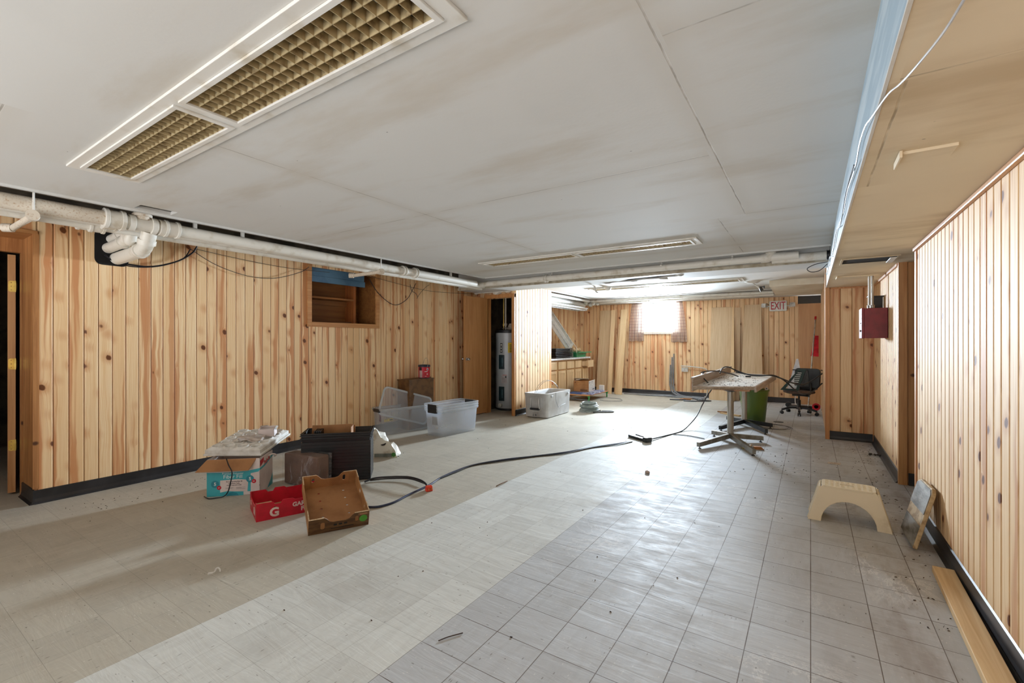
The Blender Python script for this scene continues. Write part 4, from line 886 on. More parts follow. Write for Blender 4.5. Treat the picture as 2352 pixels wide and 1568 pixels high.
# louvered dark green frame leaning on the chair
t = thing('slatted_frame', 'dark green slatted grille frame leaning on the office chair seat', 'grille')
t.matrix_world = T(-.36, 9.18, .425) @ Matrix.Rotation(R(-12), 4, 'Z')
M_gr = mat('dark_green_enamel', S(32, 54, 48), S(24, 42, 38), .35)
b = MB(); tri = [(-.08, 0), (.19, 0), (.31, .37), (.21, .38)]
b.plate(tri, [[(0.0, .03), (.16, .03), (.25, .33), (.20, .34)]], .03, MY); b.build('frame', M_gr, t, bevel=.003)
b = MB()
for i in range(9):
    z = .045+.032*i; x0 = .0+.20*(z-.03)/.31; x1 = .16+.09*(z-.03)/.31; b.box(x0+.003, x1+.003, -.02, -.008, z, z+.012)
b.build('slats', mat('pale_slats', S(206, 208, 200), S(180, 182, 176), .5), t)
b = MB(); b.box(-.15, .24, .03, .22, 0, .30); 
t2 = thing('black_case', 'black open plastic case standing on the office chair behind the backrest', 'case', (-.05, 9.42, .432), -.2)
b = MB(); b.taper((-.14, .14, -.08, .08), (-.16, .16, -.10, .10), 0, .33); b.build('body', M_dark, t2, bevel=.006)
b = MB(); b.box(-.20, .21, -.115, .115, .33, .345); b.build('rim', M_dark, t2, bevel=.003)
b.b.free() if False else None
t = thing('white_bag', 'crumpled white plastic bag standing on the chair behind the green frame', 'bag', (-.20, 9.42, .44))
b = MB(); b.taper((-.14, .10, -.06, .06), (-.012, .02, -.01, .01), 0, .52); b.build('film', mat('white_film', S(226, 226, 230), S(200, 202, 210), .4, sc=10, bump=.6, bsc=18), t, True)
# mop / pole by the corner
t = thing('utility_pole', 'metal pole with a red tip and red rag leaning in the far right corner', 'pole', (.06, 10.45, 0))
b = MB(); b.cyl((-.10, -.25, .02), (.02, .38, 1.72), .012, n=12); b.build('shaft', M_steel, t, True)
b = MB(); b.cyl((.018, .37, 1.70), (.022, .395, 1.76), .018, n=12); b.build('red_tip', mat('red_plastic', S(206, 22, 44), S(180, 16, 34), .4), t, True)
b = MB(); b.face([(-.06, .24, .98), (.07, .26, .97), (.07, .34, 1.38), (.0, .32, 1.38)]); o = b.build('red_rag', mat('red_cloth', S(206, 24, 48), S(176, 16, 36), .7), t); sm = o.modifiers.new('s', 'SOLIDIFY'); sm.thickness = .01
b = MB(); b.box(-.34, .02, -.06, .04, .0, .05); b.cyl((-.36, -.03, .05), (-.36, .06, .05), .05, n=16); o = b.build('vacuum_head', M_dark, None, bevel=.01); o.location = (.0, 10.25, 0); tag(o, 'black flat vacuum head lying behind the office chair', 'cleaner')
b = MB(); b.lathe([(.035, -.02), (.065, -.02), (.065, .02), (.035, .02), (.035, -.02)], (.085, 10.05, .066), 24, Matrix.Rotation(R(90), 4, 'X')); tag(b.build('red_reel', mat('red_plastic', S(206, 22, 44), S(180, 16, 34), .4), None, True), 'round red reel standing on the floor by the partition edge', 'reel')
b = MB(); b.tube([(-.24, 10.4, .42), (-.25, 10.36, .1), (-.2, 10.3, .035), (.02, 10.3, .03)], .008, 6, 5); tag(b.build('white_rail', M_white, None, True), 'thin white bent rod behind the office chair column', 'rod')

# red alarm box on the right wall
t = thing('fire_alarm_box', 'dark red metal alarm box mounted on the right wall beneath two conduits', 'alarm box', (.655, 5.95, 1.455))
Mr = mat('maroon_enamel', S(122, 20, 34), S(108, 16, 28), .35)
b = MB(); b.box(-.19, 0, 0, .30, -.155, .155); b.build('box', Mr, t, bevel=.003)
b = MB(); b.box(-.212, -.190, -.003, .303, -.158, .158); dd = b.build('door', Mr, t, bevel=.003)
b = MB(); b.cyl((-.212, .04, -.08), (-.225, .04, -.08), .011, n=12); b.cyl((-.212, .06, .0), (-.218, .06, .0), .008, n=12); b.build('lock', M_chrome, dd, True)
for i, (x, y, r) in enumerate(((.545, 6.10, .012), (.525, 6.16, .011))):
    pipe('steel_conduit', [(x, y, 1.612), (x, y, HS-.001)], r, M_steel, ['bright steel conduit rising from the red alarm box to the soffit', 'second steel conduit just behind the bright one above the red box'][i], smooth=0, parts=[('connector', (x, y, 1.612), (x, y, 1.65), r*1.7, M_steel)])
t = thing('control_box', 'small black box with a top plate behind the red alarm box on the wall', 'box', (.63, 6.32, 1.62)); b = MB(); b.box(-.075, .02, -.04, .04, -.0, .13); b.build('body', M_dark, t, bevel=.003); b = MB(); b.box(-.11, .03, -.05, .05, .13, .14); b.build('top_plate', M_dark, t)

# ================================================================ CABINET RUN ON THE FAR LEFT
M_cab = wood('maple_cabinet', S(224, 196, 156), S(204, 172, 128), S(160, 120, 80), 'z', .42, 0)
M_cabp = wood('maple_panel', S(214, 184, 142), S(196, 162, 118), S(160, 120, 80), 'z', .45, 0, fs=.8)
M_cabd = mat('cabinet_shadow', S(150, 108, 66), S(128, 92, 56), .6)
M_cabf = wood('maple_face_frame', S(190, 146, 96), S(168, 122, 76), S(120, 80, 50), 'z', .45, 0)
CF = -4.52
for i, (y0, y1) in enumerate(((7.80, 8.62), (8.62, 9.46), (9.46, 10.24))):
    t = thing('base_cabinet', ['maple base cabinet with two doors, mostly hidden behind the closet corner', 'maple base cabinet with drawers and doors in the middle of the run', 'maple base cabinet at the right end of the run, right drawer pulled open'][i], 'cabinet', (CF, y0, 0))
    w = y1-y0
    b = MB(); b.box(-.55, -.02, 0, w, .10, .86); b.box(-.50, -.06, 0, w, 0, .10); b.plate(rect(0, w, .10, .86), [rect(.04+j*w/2, w/2-.02+j*w/2, .14, .62) for j in (0, 1)]+[rect(.04+j*w/2, w/2-.02+j*w/2, .67, .82) for j in (0, 1)], .02, T(-.02, 0, 0) @ MX); b.build('carcass', M_cabf, t)
    b = MB(); b.box(-.03, -.025, .02, w-.02, .12, .85); b.build('recess_back', M_cabd, t)
    for j in (0, 1):
        a0 = .065+j*w/2; a1 = w/2-.055+j*w/2; pull = .14 if (i == 2 and j == 1) else 0.0
        b = MB(); b.box(pull, .02+pull, a0-.02, a1+.02, .665, .825); 
        if pull: b.box(-.2, pull, a0, a0+.012, .68, .80); b.box(-.2, pull, a1-.012, a1, .68, .80); b.box(-.2, pull, a0, a1, .68, .69)
        b.build('drawer', M_cab, t, bevel=.003)
        b = MB(); b.plate(rect(a0-.02, a1+.02, .13, .63), [rect(a0+.035, a1-.035, .185, .575)], .02, T(0, 0, 0) @ MX); dr = b.build('door', M_cab, t, bevel=.003)
        b = MB(); b.box(.004, .010, a0+.033, a1-.033, .183, .577); b.build('door_panel', M_cabp, dr)
b = MB(); b.box(-5.05, CF+.05, 7.78, 10.28, .862, .90); b.box(-5.05, -5.03, 7.78, 10.28, .90, .98); tag(b.build('countertop', mat('white_laminate', S(224, 224, 224), S(206, 206, 206), .3), None, bevel=.004), 'white laminate countertop over the far maple cabinets', 'countertop')
# trays on the counter
rng = random.Random(2)
t0 = None
for i in range(6):
    t = thing('seed_tray', 'black ribbed seed tray on the far countertop, %s of its stack' % ['lowest', 'second from the bottom', 'third from the bottom', 'third from the top', 'second from the top', 'topmost'][i], 'tray', (-4.72+rng.uniform(-.006, .006), 8.98, .90+.034*i), .0, 'black seed trays stacked on the far counter')
    if i == 0:
        b = MB(); b.taper((-.19, .19, -.40, .28), (-.21, .21, -.43, .31), 0, .03); b.plate(rect(-.225, .225, -.45, .33), [rect(-.205, .205, -.43, .31)], .012, T(0, 0, .026)); me0 = b.build('tray_shell', M_dark, t, bevel=.002)
        t0 = me0
    else:
        c_ = t0.copy(); C.objects.link(c_); c_.parent = t
b = MB(); b.tube([(-4.56, 9.26, 1.10), (-4.54, 9.32, 1.19), (-4.5, 9.40, 1.21), (-4.47, 9.48, 1.12), (-4.47, 9.5, 1.0)], .006, 6, 5); tag(b.build('wire_hoop', M_white, None, True), 'white wire hoop arching over the black trays on the counter', 'wire')
t = thing('wire_basket', 'small tangled wire rack at the end of the black seed trays', 'rack', (-4.6, 9.42, .90))
b = MB()
for i in range(6): b.tube([(-.12, 0, .02+.034*i), (-.02, .05, .025+.034*i), (.06, .0, .02+.034*i), (.08, -.06, .03+.034*i)], .007, 5, 3)
for x, y in ((-.1, 0), (0, .05), (.07, 0)): b.cyl((x, y, 0), (x, y, .21), .006, n=6)
b.build('wires', M_steel, t, True)
t = thing('green_tray', 'green flanged plastic tray on the white far countertop', 'tray', (-4.68, 9.88, .90)); Mgt = mat('green_plastic', S(44, 132, 84), S(32, 108, 66), .4)
b = MB(); b.taper((-.16, .16, -.27, .22), (-.17, .17, -.29, .24), 0, .10); b.build('tub', Mgt, t, bevel=.005)
b = MB(); b.plate(rect(-.23, .23, -.33, .42), [], .018, T(0, 0, .10)); b.build('flange', Mgt, t, bevel=.003)
t = thing('crumpled_paper', 'crumpled tan packing paper lying on the green tray', 'paper', (-4.70, 9.85, 1.02)); b = MB()
rng = random.Random(6)
for i in range(7):
    r = rng.uniform(.035, .06); b.lathe([(0, -r), (r*.8, -r*.5), (r, .1*r), (r*.6, r*.7), (0, r*.8)], (rng.uniform(-.06, .08), -.16+.07*i, r), 7)
b.build('paper', mat('tan_paper', S(206, 178, 140), S(180, 146, 106), .8, bump=.5, bsc=20), t)
# loose fluorescent fixtures
def strip_light(m_, L, lab):
    t = thing('strip_light', lab, 'light fixture', mat=m_)
    b = MB(); pr = [(-.15, 0), (-.15, .012), (-.11, .035), (-.05, .012), (-.04, .03), (0, .055), (.04, .03), (.05, .012), (.11, .035), (.15, .012), (.15, 0)]
    A = [b.verts([(x, y0, z) for x, z in pr]) for y0 in (0, L)]; n = len(pr)
    for i in range(n): b.b.faces.new([A[0][i], A[0][(i+1) % n], A[1][(i+1) % n], A[1][i]])
    b.b.faces.new(A[0]); b.b.faces.new(A[1][::-1]); b.build('reflector', M_white, t)
    for x in (-.085, .085):
        b = MB(); b.cyl((x, .03, .055), (x, L-.03, .055), .014, n=10); b.build('tube', M_tube, t, True)
    b = MB(); b.box(-.12, .12, -.012, 0, 0, .06); b.box(-.12, .12, L, L+.012, 0, .06); b.build('end_plate', M_white, t)
a_, b_ = Vector((-4.78, 9.78, 1.14)), Vector((-4.92, 8.55, 2.16))
strip_light(frame_m(b_, (b_-a_).cross(Vector((-1, 0, .1))).normalized(), (a_-b_)), 1.60, 'long ribbed white fluorescent fixture leaning diagonally over the far counter')
strip_light(frame_m((-4.55, 8.0, 2.07), (-1, .06, 0), (0, 1.0, -.02)), 1.75, 'long white fluorescent fixture hanging flat below the far left ceiling')
for y in (8.3, 9.5):
    b = MB(); b.cyl((-4.55, y, 2.09), (-4.55, y, 2.2), .003, n=6); tag(b.build('hanging_wire', M_steel), '%s wire holding up the flat hanging fluorescent fixture' % ('nearer' if y < 9 else 'farther'), 'wire', 'wires of the hanging fixture')

# ================================================================ DOLLY, BANKER BOX, COOLER, HOSE
t = thing('low_cart', 'low wooden cart with green clamps before the far cabinets', 'cart', (-4.10, 9.25, 0), .0)
b = MB(); b.box(-.28, .24, -.45, .62, .125, .143); b.build('platform', M_trimx, t, bevel=.002)
for x, y in ((.22, -.42), (.22, .59), (-.26, -.42), (-.26, .59)):
    b = MB(); b.cyl((x, y, 0), (x, y, .125), .014, n=10); b.box(x-.02, x+.02, y-.02, y+.02, .09, .125); b.build('leg', mat('green_clamp', S(60, 170, 90), S(40, 130, 70), .4), t)
b = MB(); b.box(-.26, .20, -.40, -.38, .02, .05); b.tube([(-.25, -.42, .12), (-.1, -.42, .05), (.05, -.40, .01)], .006, 5, 3); b.build('brace', M_cable, t)
for i, (x, y, sx, sy, c_) in enumerate(((-4.22, 8.98, .16, .13, (60, 96, 150)), (-3.97, 9.0, .12, .10, (150, 160, 190)), (-3.95, 9.30, .10, .13, (196, 202, 216)), (-3.97, 9.60, .10, .12, (170, 176, 206)))):
    t = thing('plastic_pack', ['blue plastic pack under the banker box on the cart', 'blue and white plastic pack at the near corner of the cart', 'white plastic pack on the right side of the cart', 'lilac plastic pack near the far end of the cart'][i], 'pack', (x, y, .143))
    b = MB(); b.taper((-sx, sx, -sy, sy), (-sx*.8, sx*.8, -sy*.8, sy*.8), 0, .03); b.build('film', mat('pack_film_%d' % i, S(*c_), S(70, 84, 130), .3, sc=30, bump=.7, bsc=25), t, True)
t = thing('banker_box', 'brown and white cardboard storage box on the low cart', 'box', (-4.20, 9.32, .176), R(8))
M_wl = mat('white_print', S(226, 224, 220), S(210, 206, 200), .6)
b = MB(); w, d, h = .34, .50, .235
for bx in ((-w/2, w/2, -d/2, -d/2+.006), (-w/2, w/2, d/2-.006, d/2), (-w/2, -w/2+.006, -d/2, d/2), (w/2-.006, w/2, -d/2, d/2)): b.box(*bx, 0, h)
b.box(-w/2, w/2, -d/2, d/2, 0, .006); b.build('walls', M_card, t)
b = MB(); b.box(w/2, w/2+.002, -d/2, d/2, 0, h); b.build('label_panel', M_wl, t)
b = MB()
for z in (.08, .12, .16): b.box(w/2+.002, w/2+.003, -d/2+.03, d/2-.05, z, z+.003)
b.box(w/2+.002, w/2+.003, .04, .20, .02, .055); b.cyl((w/2+.002, -.20, .195), (w/2+.004, -.20, .195), .018, n=14); b.box(w/2+.002, w/2+.003, -.15, .06, .195, .203); b.build('print', mat('grey_print', S(130, 130, 134), S(110, 110, 116), .6), t)
b = MB(); b.box(-.02, .14, -d/2-.002, -d/2, .02, .05); b.cyl((-.13, -d/2, .20), (-.13, -d/2-.003, .20), .018, n=14); b.box(-.10, -.04, -d/2-.002, -d/2, .195, .20); b.build('print', mat('brown_print', S(120, 80, 48), S(100, 66, 40), .6), t)
b = MB(); b.taper((-.30, .05, d/2-.01, d/2), (-.30, .05, d/2-.10, d/2-.09), h-.01, h+.02); b.face([(-w/2, -d/2, h), (-w/2, d/2, h), (-w/2+.10, d/2, h+.02), (-w/2+.10, -d/2, h+.02)]); b.build('flap', M_wl, t)
b = MB(); b.box(-.05, .05, -.04, .04, 0, .13); o = b.build('small_carton', M_wl, None, bevel=.002); o.location = (-3.98, 9.78, .143); tag(o, 'small white carton at the far end of the low cart', 'carton')
b = MB(); b.tube([(-3.78, 9.2, .008), (-3.6, 9.1, .012), (-3.35, 9.3, .01), (-3.5, 9.6, .012), (-3.8, 9.6, .01), (-3.9, 9.3, .02)], .005, 6, 6); tag(b.build('floor_wire', M_cable, None, True), 'thin wire loop lying on the floor beside the low cart', 'wire')

# cooler
t = thing('cooler', 'open off-white plastic cooler with rope-style handles beside the closet wall', 'cooler', (-3.815, 6.95, 0), .015)
w, d, h = .225, .44, .405
b = MB(); Mco = mat('cooler_plastic', S(206, 206, 206), S(186, 184, 182), .38, sc=4)
b.b.faces.ensure_lookup_table() if False else None
rings = []
for sx, sy, z, rr in ((w-.03, d-.03, 0, .05), (w-.012, d-.012, .015, .05), (w, d, h-.03, .045), (w+.004, d+.004, h-.02, .045), (w+.004, d+.004, h, .045), (w-.035, d-.035, h, .03), (w-.045, d-.045, h-.03, .03), (w-.06, d-.06, .06, .03)):
    rings.append(b.verts([(x, y, z) for x, y in rrect(-sx, sx, -sy, sy, rr, 5)]))
for A, B in zip(rings, rings[1:]):
    n = len(A)
    for i in range(n): b.b.faces.new([A[i], A[(i+1) % n], B[(i+1) % n], B[i]])
b.b.faces.new(rings[0][::-1]); b.b.faces.new(rings[-1]); b.build('tub', Mco, t, True)
b = MB(); b.plate(rrect(-.13, .11, .10, .345, .03), [rrect(-.105, .085, .125, .33, .02)], .008, T(0, -d+.0, 0) @ MY); b.build('handle_recess', Mco, t, bevel=.003)
b = MB(); b.tube([(-.085, -d-.01, .33), (-.085, -d-.02, .27), (-.095, -d-.02, .16)], .012, 8, 4); b.tube([(.065, -d-.01, .33), (.065, -d-.02, .27), (.08, -d-.02, .16)], .012, 8, 4); hd = b.build('side_handle', Mco, t, True)
b = MB(); b.box(-.095, .08, -d-.034, -d-.008, .135, .168); b.build('grip', M_black, hd, bevel=.006)
b = MB(); b.plate(rrect(-.06, .04, .015, .085, .01), [rrect(-.045, .025, .03, .07, .01)], .012, T(0, -d+.0, 0) @ MY); b.cyl((-.01, -d, .05), (-.01, -d-.02, .05), .016, n=14); b.build('drain_plug', Mco, t, True)
for y in (-.30, .32):
    b = MB(); b.box(w-.0, w+.016, y-.03, y+.03, h-.07, h-.035); b.build('latch', M_grey, t, bevel=.004)
b = MB(); b.tube([(w+.006, -.16, h), (w+.008, -.165, h-.12), (w+.008, -.11, .20), (w+.008, -.06, .14), (w+.008, .04, .17), (w+.008, .20, .185)], .0025, 5, 5); b.build('cord', M_cable, t, True)
b = MB(); b.box(-.10, .02, -.02, .22, .065, .12); b.build('inner_ledge', Mco, t, bevel=.006)
b = MB(); b.tube([(-3.95, 6.72, .38), (-3.93, 6.80, .50), (-3.88, 6.95, .585), (-3.83, 7.12, .56), (-3.80, 7.26, .47), (-3.80, 7.30, .40)], .0035, 6, 6); tag(b.build('wire_bail', M_steel, None, True), 'thin wire loop arching up out of the open cooler', 'wire')
b = MB(); b.tube([(-3.97, 6.80, .38), (-3.94, 6.9, .50), (-3.90, 7.03, .565), (-3.86, 7.2, .55), (-3.82, 7.33, .43)], .003, 6, 6); tag(b.build('wire_bail', M_cable, None, True), 'second thinner wire loop beside the first in the cooler', 'wire')
b = MB(); b.box(-.012, .012, -.012, .012, 0, .05); o = b.build('rope_end', mat('orange_wire', S(200, 120, 70), S(170, 90, 50), .6), None, bevel=.003); o.location = (-3.83, 7.14, .50); tag(o, 'small orange tag clipped on the wire loop over the cooler', 'tag')

# hose coil
pts = []
rng = random.Random(8)
for i in range(7*24):
    a = 2*math.pi*i/24; lay = i/24; r = .160+.018*math.sin(lay*1.9)-.004*lay+.006*math.sin(a*3+lay)
    pts.append((r*math.cos(a), r*math.sin(a), .014+lay*.0225+.004*math.sin(a+lay)))
b = MB(); b.tube(pts, .0150, 10, 0)
o = thing('hose_coil', 'coiled grey-green garden hose on the floor right of the cooler', 'hose', (-3.34, 7.62, 0))
b.build('coil', mat('grey_green_hose', S(150, 160, 156), S(122, 134, 130), .4), o, True)
b = MB(); b.tube([(.12, -.10, .016), (.22, -.02, .015), (.33, .06, .014), (.40, .14, .014), (.33, .16, .014), (.2, .10, .014)], .0135, 10, 6); b.build('loose_end', M_cable, o, True)
b = MB(); b.cyl((.19, .10, .016), (.13, .075, .016), .018, n=12); b.build('coupling', M_steel, o, True)
# ================================================================ CLEAR TOTES
def tote(label, loc, rz, L, Wd, Ht, group=None, handles=True, sticker=None, contents=False, fl=.03):
    t = thing('storage_tote', label, 'tote', loc, rz, group)
    def rings_(seq):
        b = MB(); rs = []
        for sx, sy, z, rr in seq: rs.append(b.verts([(x+L/2, y+Wd/2, z) for x, y in rrect(-sx, sx, -sy, sy, rr, 4)]))
        for A, B in zip(rs, rs[1:]):
            n = len(A)
            for i in range(n): b.b.faces.new([A[i], A[(i+1) % n], B[(i+1) % n], B[i]])
        return b, rs
    l, w = L/2, Wd/2
    b, rs = rings_([(l-fl, w-fl, 0, .03), (l-fl+.008, w-fl+.008, .012, .035), (l-.006, w-.006, Ht-.03, .04), (l-.009, w-.009, Ht-.03, .04), (l-fl+.004, w-fl+.004, .016, .035)])
    b.b.faces.new(rs[0][::-1]); b.b.faces.new(rs[-1]); b.build('tub', M_clear, t, True)
    b, rs = rings_([(l-.006, w-.006, Ht-.04, .04), (l+.008, w+.008, Ht-.03, .045), (l+.012, w+.012, Ht-.006, .045), (l+.006, w+.006, Ht, .04), (l-.008, w-.008, Ht-.004, .04)])
    b.build('rim', M_clearrim, t, True)
    if handles:
        for x in (-.014, L-.012):
            b = MB(); b.plate(rrect(Wd/2-.085, Wd/2+.085, Ht-.05, Ht-.004, .008), [], .024, T(x, 0, 0) @ Matrix(((0,0,1,0),(1,0,0,0),(0,1,0,0),(0,0,0,1)))); b.build('handle', M_black, t, bevel=.003)
    return t
# single wide tote with its lid standing in it
A = Vector((-4.76, 4.10, 0))
tw = tote('wide clear plastic tote with its loose lid standing up inside it', A, R(76), .86, .30, .36, sticker=True)
b = MB(); b.box(.04, .17, .022, .0245, .19, .225); b.build('sticker', M_yel, tw); b = MB(); b.box(.12, .165, .020, .0225, .2, .214); b.box(.045, .09, .020, .0225, .212, .218); b.build('sticker_print', M_dark, tw)
b = MB(); b.box(.012, .014, .06, .10, .19, .28); b.build('small_label', mat('mauve_print', S(120, 90, 120), S(160, 150, 160), .5, sc=30, lo=.4, hi=.6), tw)
lm = T(*A) @ Matrix.Rotation(R(76), 4, 'Z')
pA, pB, pC = lm @ Vector((.03, .23, .60)), lm @ Vector((.03, .20, .27)), lm @ Vector((.74, .10, .05))
fm = frame_m(pB, pC-pB, pA-pB)
t = thing('tote_lid', 'clear plastic tote lid leaning diagonally inside the wide tote', 'lid', mat=fm)
LL, LW = (pC-pB).length, .40
b = MB(); b.plate(rrect(0, LL, 0, LW, .06), [], .004, T(0, 0, -.006)); b.build('panel', M_clear, t, bevel=.002)
b = MB(); b.plate(rrect(-.005, LL+.005, -.005, LW+.005, .065), [rrect(.022, LL-.022, .022, LW-.022, .045)], .018, T(0, 0, -.012)); b.build('rim', M_clearrim, t, bevel=.004)
# stack of three
labs = ['clear tote at the bottom of the nested stack, holding a few crumbs', 'clear tote in the middle of the nested stack of three', 'clear tote with black handles on top of the nested stack']
for i in range(3):
    t = tote(labs[i], (-4.03, 4.46, .001+.034*i), R(84), .70, .36, .36, group='nested clear totes', fl=.035)
    if i == 0:
        b = MB(); b.box(.028, .03, .11, .22, .15, .26, None); b.build('paper_label', mat('tan_label', S(170, 156, 136), S(110, 110, 100), .6, sc=25, lo=.45, hi=.55), t)
b = MB(); rng = random.Random(3)
for i in range(26):
    x, y, r = rng.gauss(.16, .07), rng.gauss(.17, .05), rng.uniform(.008, .02)
    b.lathe([(0, -r), (r, 0), (0, r*.8)], (x, y, .10+r), 6)
o = b.build('packing_crumbs', mat('cream_foam_bits', S(214, 206, 188), S(190, 180, 160), .8), None); o.location = (-4.03, 4.46, 0); o.rotation_euler = (0, 0, R(84)); tag(o, 'cream packing crumbs lying inside the nested totes', 'crumbs', kind='stuff')
# brown box, paint can
t = thing('brown_cabinet_box', 'dark brown wooden box standing against the pine wall behind the clear totes', 'box', (-4.90, 4.86, 0))
b = MB(); M_bb = mat('dark_brown_board', S(112, 78, 42), S(92, 62, 32), .5, sc=14, lo=.45, hi=.6, bump=.2, bsc=25); b.box(-.11, .125, -.255, .245, 0, .70); b.build('body', M_bb, t, bevel=.003)
b = MB(); b.box(-.115, .135, -.265, .25, .70, .716); b.build('top_board', M_bb, t, bevel=.002)
t = thing('paint_can', 'red gallon paint can with a dark lid and wire bail on the brown box', 'paint can', (-4.86, 4.99, .717), R(-20))
b = MB(); b.cyl((0, 0, 0), (0, 0, .178), .084, n=36); b.build('can', M_red, t, True)
b = MB(); b.lathe([(.078, .165), (.090, .168), (.092, .192), (.085, .198), (.07, .198), (.066, .19), (0, .188)], (0, 0, 0), 36); b.lathe([(.086, 0), (.087, .006), (.085, .01)], (0, 0, 0), 36); b.build('lid', mat('navy_lid', S(40, 48, 66), S(30, 36, 52), .4), t, True)
b = MB(); b.tube([(-.088, 0, .15), (-.09, .02, .20), (-.05, .03, .275), (0, .03, .30), (.05, .03, .28), (.09, .02, .22), (.088, 0, .15)], .0025, 6, 6); b.build('bail', M_steel, t, True)
def arc_patch(nm, m, par, r, a0, a1, z0, z1):
    b = MB(); n = 6
    for j in range(n):
        q = [a0+(a1-a0)*j/n, a0+(a1-a0)*(j+1)/n]
        b.face([(r*math.cos(q[0]), r*math.sin(q[0]), z0), (r*math.cos(q[1]), r*math.sin(q[1]), z0), (r*math.cos(q[1]), r*math.sin(q[1]), z1), (r*math.cos(q[0]), r*math.sin(q[0]), z1)])
    return b.build(nm, m, par)
vd = math.atan2(-4.99, 4.86)+R(20)
arc_patch('pale_panel', mat('can_pale', S(206, 180, 178), S(190, 160, 160), .4), t, .0845, vd-.95, vd-.35, .012, .115)
arc_patch('black_panel', M_dark, t, .0845, vd-.95, vd-.45, .118, .162)
arc_patch('logo', M_white, t, .0850, vd+.45, vd+.8, .118, .150); arc_patch('logo_inner', mat('logo_blue', S(40, 60, 120), S(30, 50, 100), .4), t, .0853, vd+.52, vd+.73, .124, .144)
arc_patch('print', M_white, t, .0850, vd+.05, vd+.6, .095, .105); arc_patch('print', M_white, t, .0850, vd+.45, vd+.65, .055, .07); arc_patch('print', M_white, t, .0850, vd+.1, vd+.45, .028, .034)

# ================================================================ BLACK NURSERY CRATES, BAGGED BLOCK, SOIL BAG
fd = Vector((.70, .714, 0)).normalized(); FR = F(852, 1101)
fm = frame_m(FR-fd*.60, fd, (-fd.y, fd.x, 0))
M_blk = mat('black_tray_plastic', S(26, 27, 29), S(16, 17, 18), .36, sc=4)
for i in range(14):
    z0 = .006+.0275*i; last = i == 13; lab = 'black nursery tray in the tall stack, %s from the floor up' % ['lowest', 'second', 'third', 'fourth', 'fifth', 'sixth', 'seventh', 'eighth', 'ninth', 'tenth', 'eleventh', 'twelfth', 'thirteenth'][i] if not last else 'topmost black nursery tray of the tall stack, holding torn cardboard'
    t = thing('nursery_tray', lab, 'tray', mat=fm @ T(0, 0, z0), group=None if last else 'black nursery trays in the tall stack')
    if i == 0 or last:
        b = MB(); hh = .03 if not last else .075
        b.taper((.004, .596, .003, .297), (.002, .598, .002, .298), 0, .0265) if not last else [b.taper(*q) for q in (((.012, .588, .008, .018), (.0, .60, .0, .008), 0, hh), ((.012, .588, .282, .292), (0, .60, .292, .30), 0, hh), ((.012, .022, .01, .29), (.0, .008, .004, .296), 0, hh), ((.578, .588, .01, .29), (.592, .60, .004, .296), 0, hh), ((.012, .588, .01, .29), (.012, .588, .01, .29), 0, .006))]
        
        if last: b.plate(rect(-.004, .604, -.004, .304), [rect(.014, .586, .014, .286)], .005, T(0, 0, hh-.005))
        s0 = b.build('tray_shell', M_blk, t)
        if i == 0: sh0 = s0
        if last:
            for dz, e in ((-.022, .003), (-.045, .0)):
                b = MB(); b.plate(rect(-.004-e, .604+e, -.004-e, .304+e), [rect(.01, .59, .01, .29)], .006, T(0, 0, hh+dz)); b.build('lip', M_blk, t)
    else:
        c_ = sh0.copy(); C.objects.link(c_); c_.parent = t
t = thing('torn_cardboard', 'torn brown cardboard piece standing in the top black nursery tray', 'cardboard', mat=fm @ T(0, 0, .366))
b = MB(); b.plate([(.05, .01), (.44, .01), (.44, .105), (.40, .118), (.20, .114), (.06, .116)], [], .005, T(0, .20, 0) @ MY); b.plate([(0, .01), (.18, .01), (.17, .11), (.0, .118)], [], .005, T(.42, .02, 0) @ Matrix(((0,0,1,0),(1,0,0,0),(0,1,0,0),(0,0,0,1)))); b.build('board', M_cardin, t)
b = MB()
for i in range(4): b.box(.10+.016*i, .11+.016*i, .06, .20, .02, .085)
b.build('black_dividers', M_blk, t)
a_, b_ = F(648, 1111), F(729, 1126); fm = frame_m(a_, b_-a_, (-(b_-a_).y, (b_-a_).x, 0))
t = thing('wrapped_block', 'brown square block in a clear plastic bag beside the black nursery trays', 'bagged block', mat=fm); wd_ = (b_-a_).length
b = MB(); b.box(.012, wd_-.012, .01, .14, .008, .275); b.build('block', mat('brown_peat', S(108, 80, 64), S(86, 62, 48), .8, sc=3, bump=.3, bsc=60), t, bevel=.012)
def filmmat():
    k = NT('clear_film'); P = k.obj(); n = k.noise(k.scale(P, (9, 9, 4)), 1.6, 4, .6, 1.5)
    k.bump(n, .9, .03); return k.out(S(220, 222, 226), .12, alpha=k.math('ADD', .06, k.math('MULTIPLY', k.ramp(n, .54, .70), .22)))
M_film = filmmat()
b = MB(); b.box(.0, wd_, 0, .155, .002, .285); bmesh.ops.subdivide_edges(b.b, edges=b.b.edges[:], cuts=8, use_grid_fill=True)
rng = random.Random(4)
for v in b.b.verts:
    v.co += Vector((rng.uniform(-.004, .004), rng.uniform(-.004, .004), rng.uniform(-.003, .003) if v.co.z > .02 else 0))
b.face([(wd_-.08, .07, .284), (wd_, .02, .284), (wd_+.005, .03, .315), (wd_-.03, .05, .295)]); b.face([(.03, .05, .284), (.14, .07, .284), (.12, .06, .300)])
b.build('plastic_bag', M_film, t, True)
t = thing('soil_bag', 'crumpled white bag with a green printed leaf beside the black trays', 'bag', F(884, 1046), R(38))
b = MB(); b.box(-.16, .16, -.10, .10, 0, .16); bmesh.ops.subdivide_edges(b.b, edges=b.b.edges[:], cuts=7, use_grid_fill=True)
rng = random.Random(14)
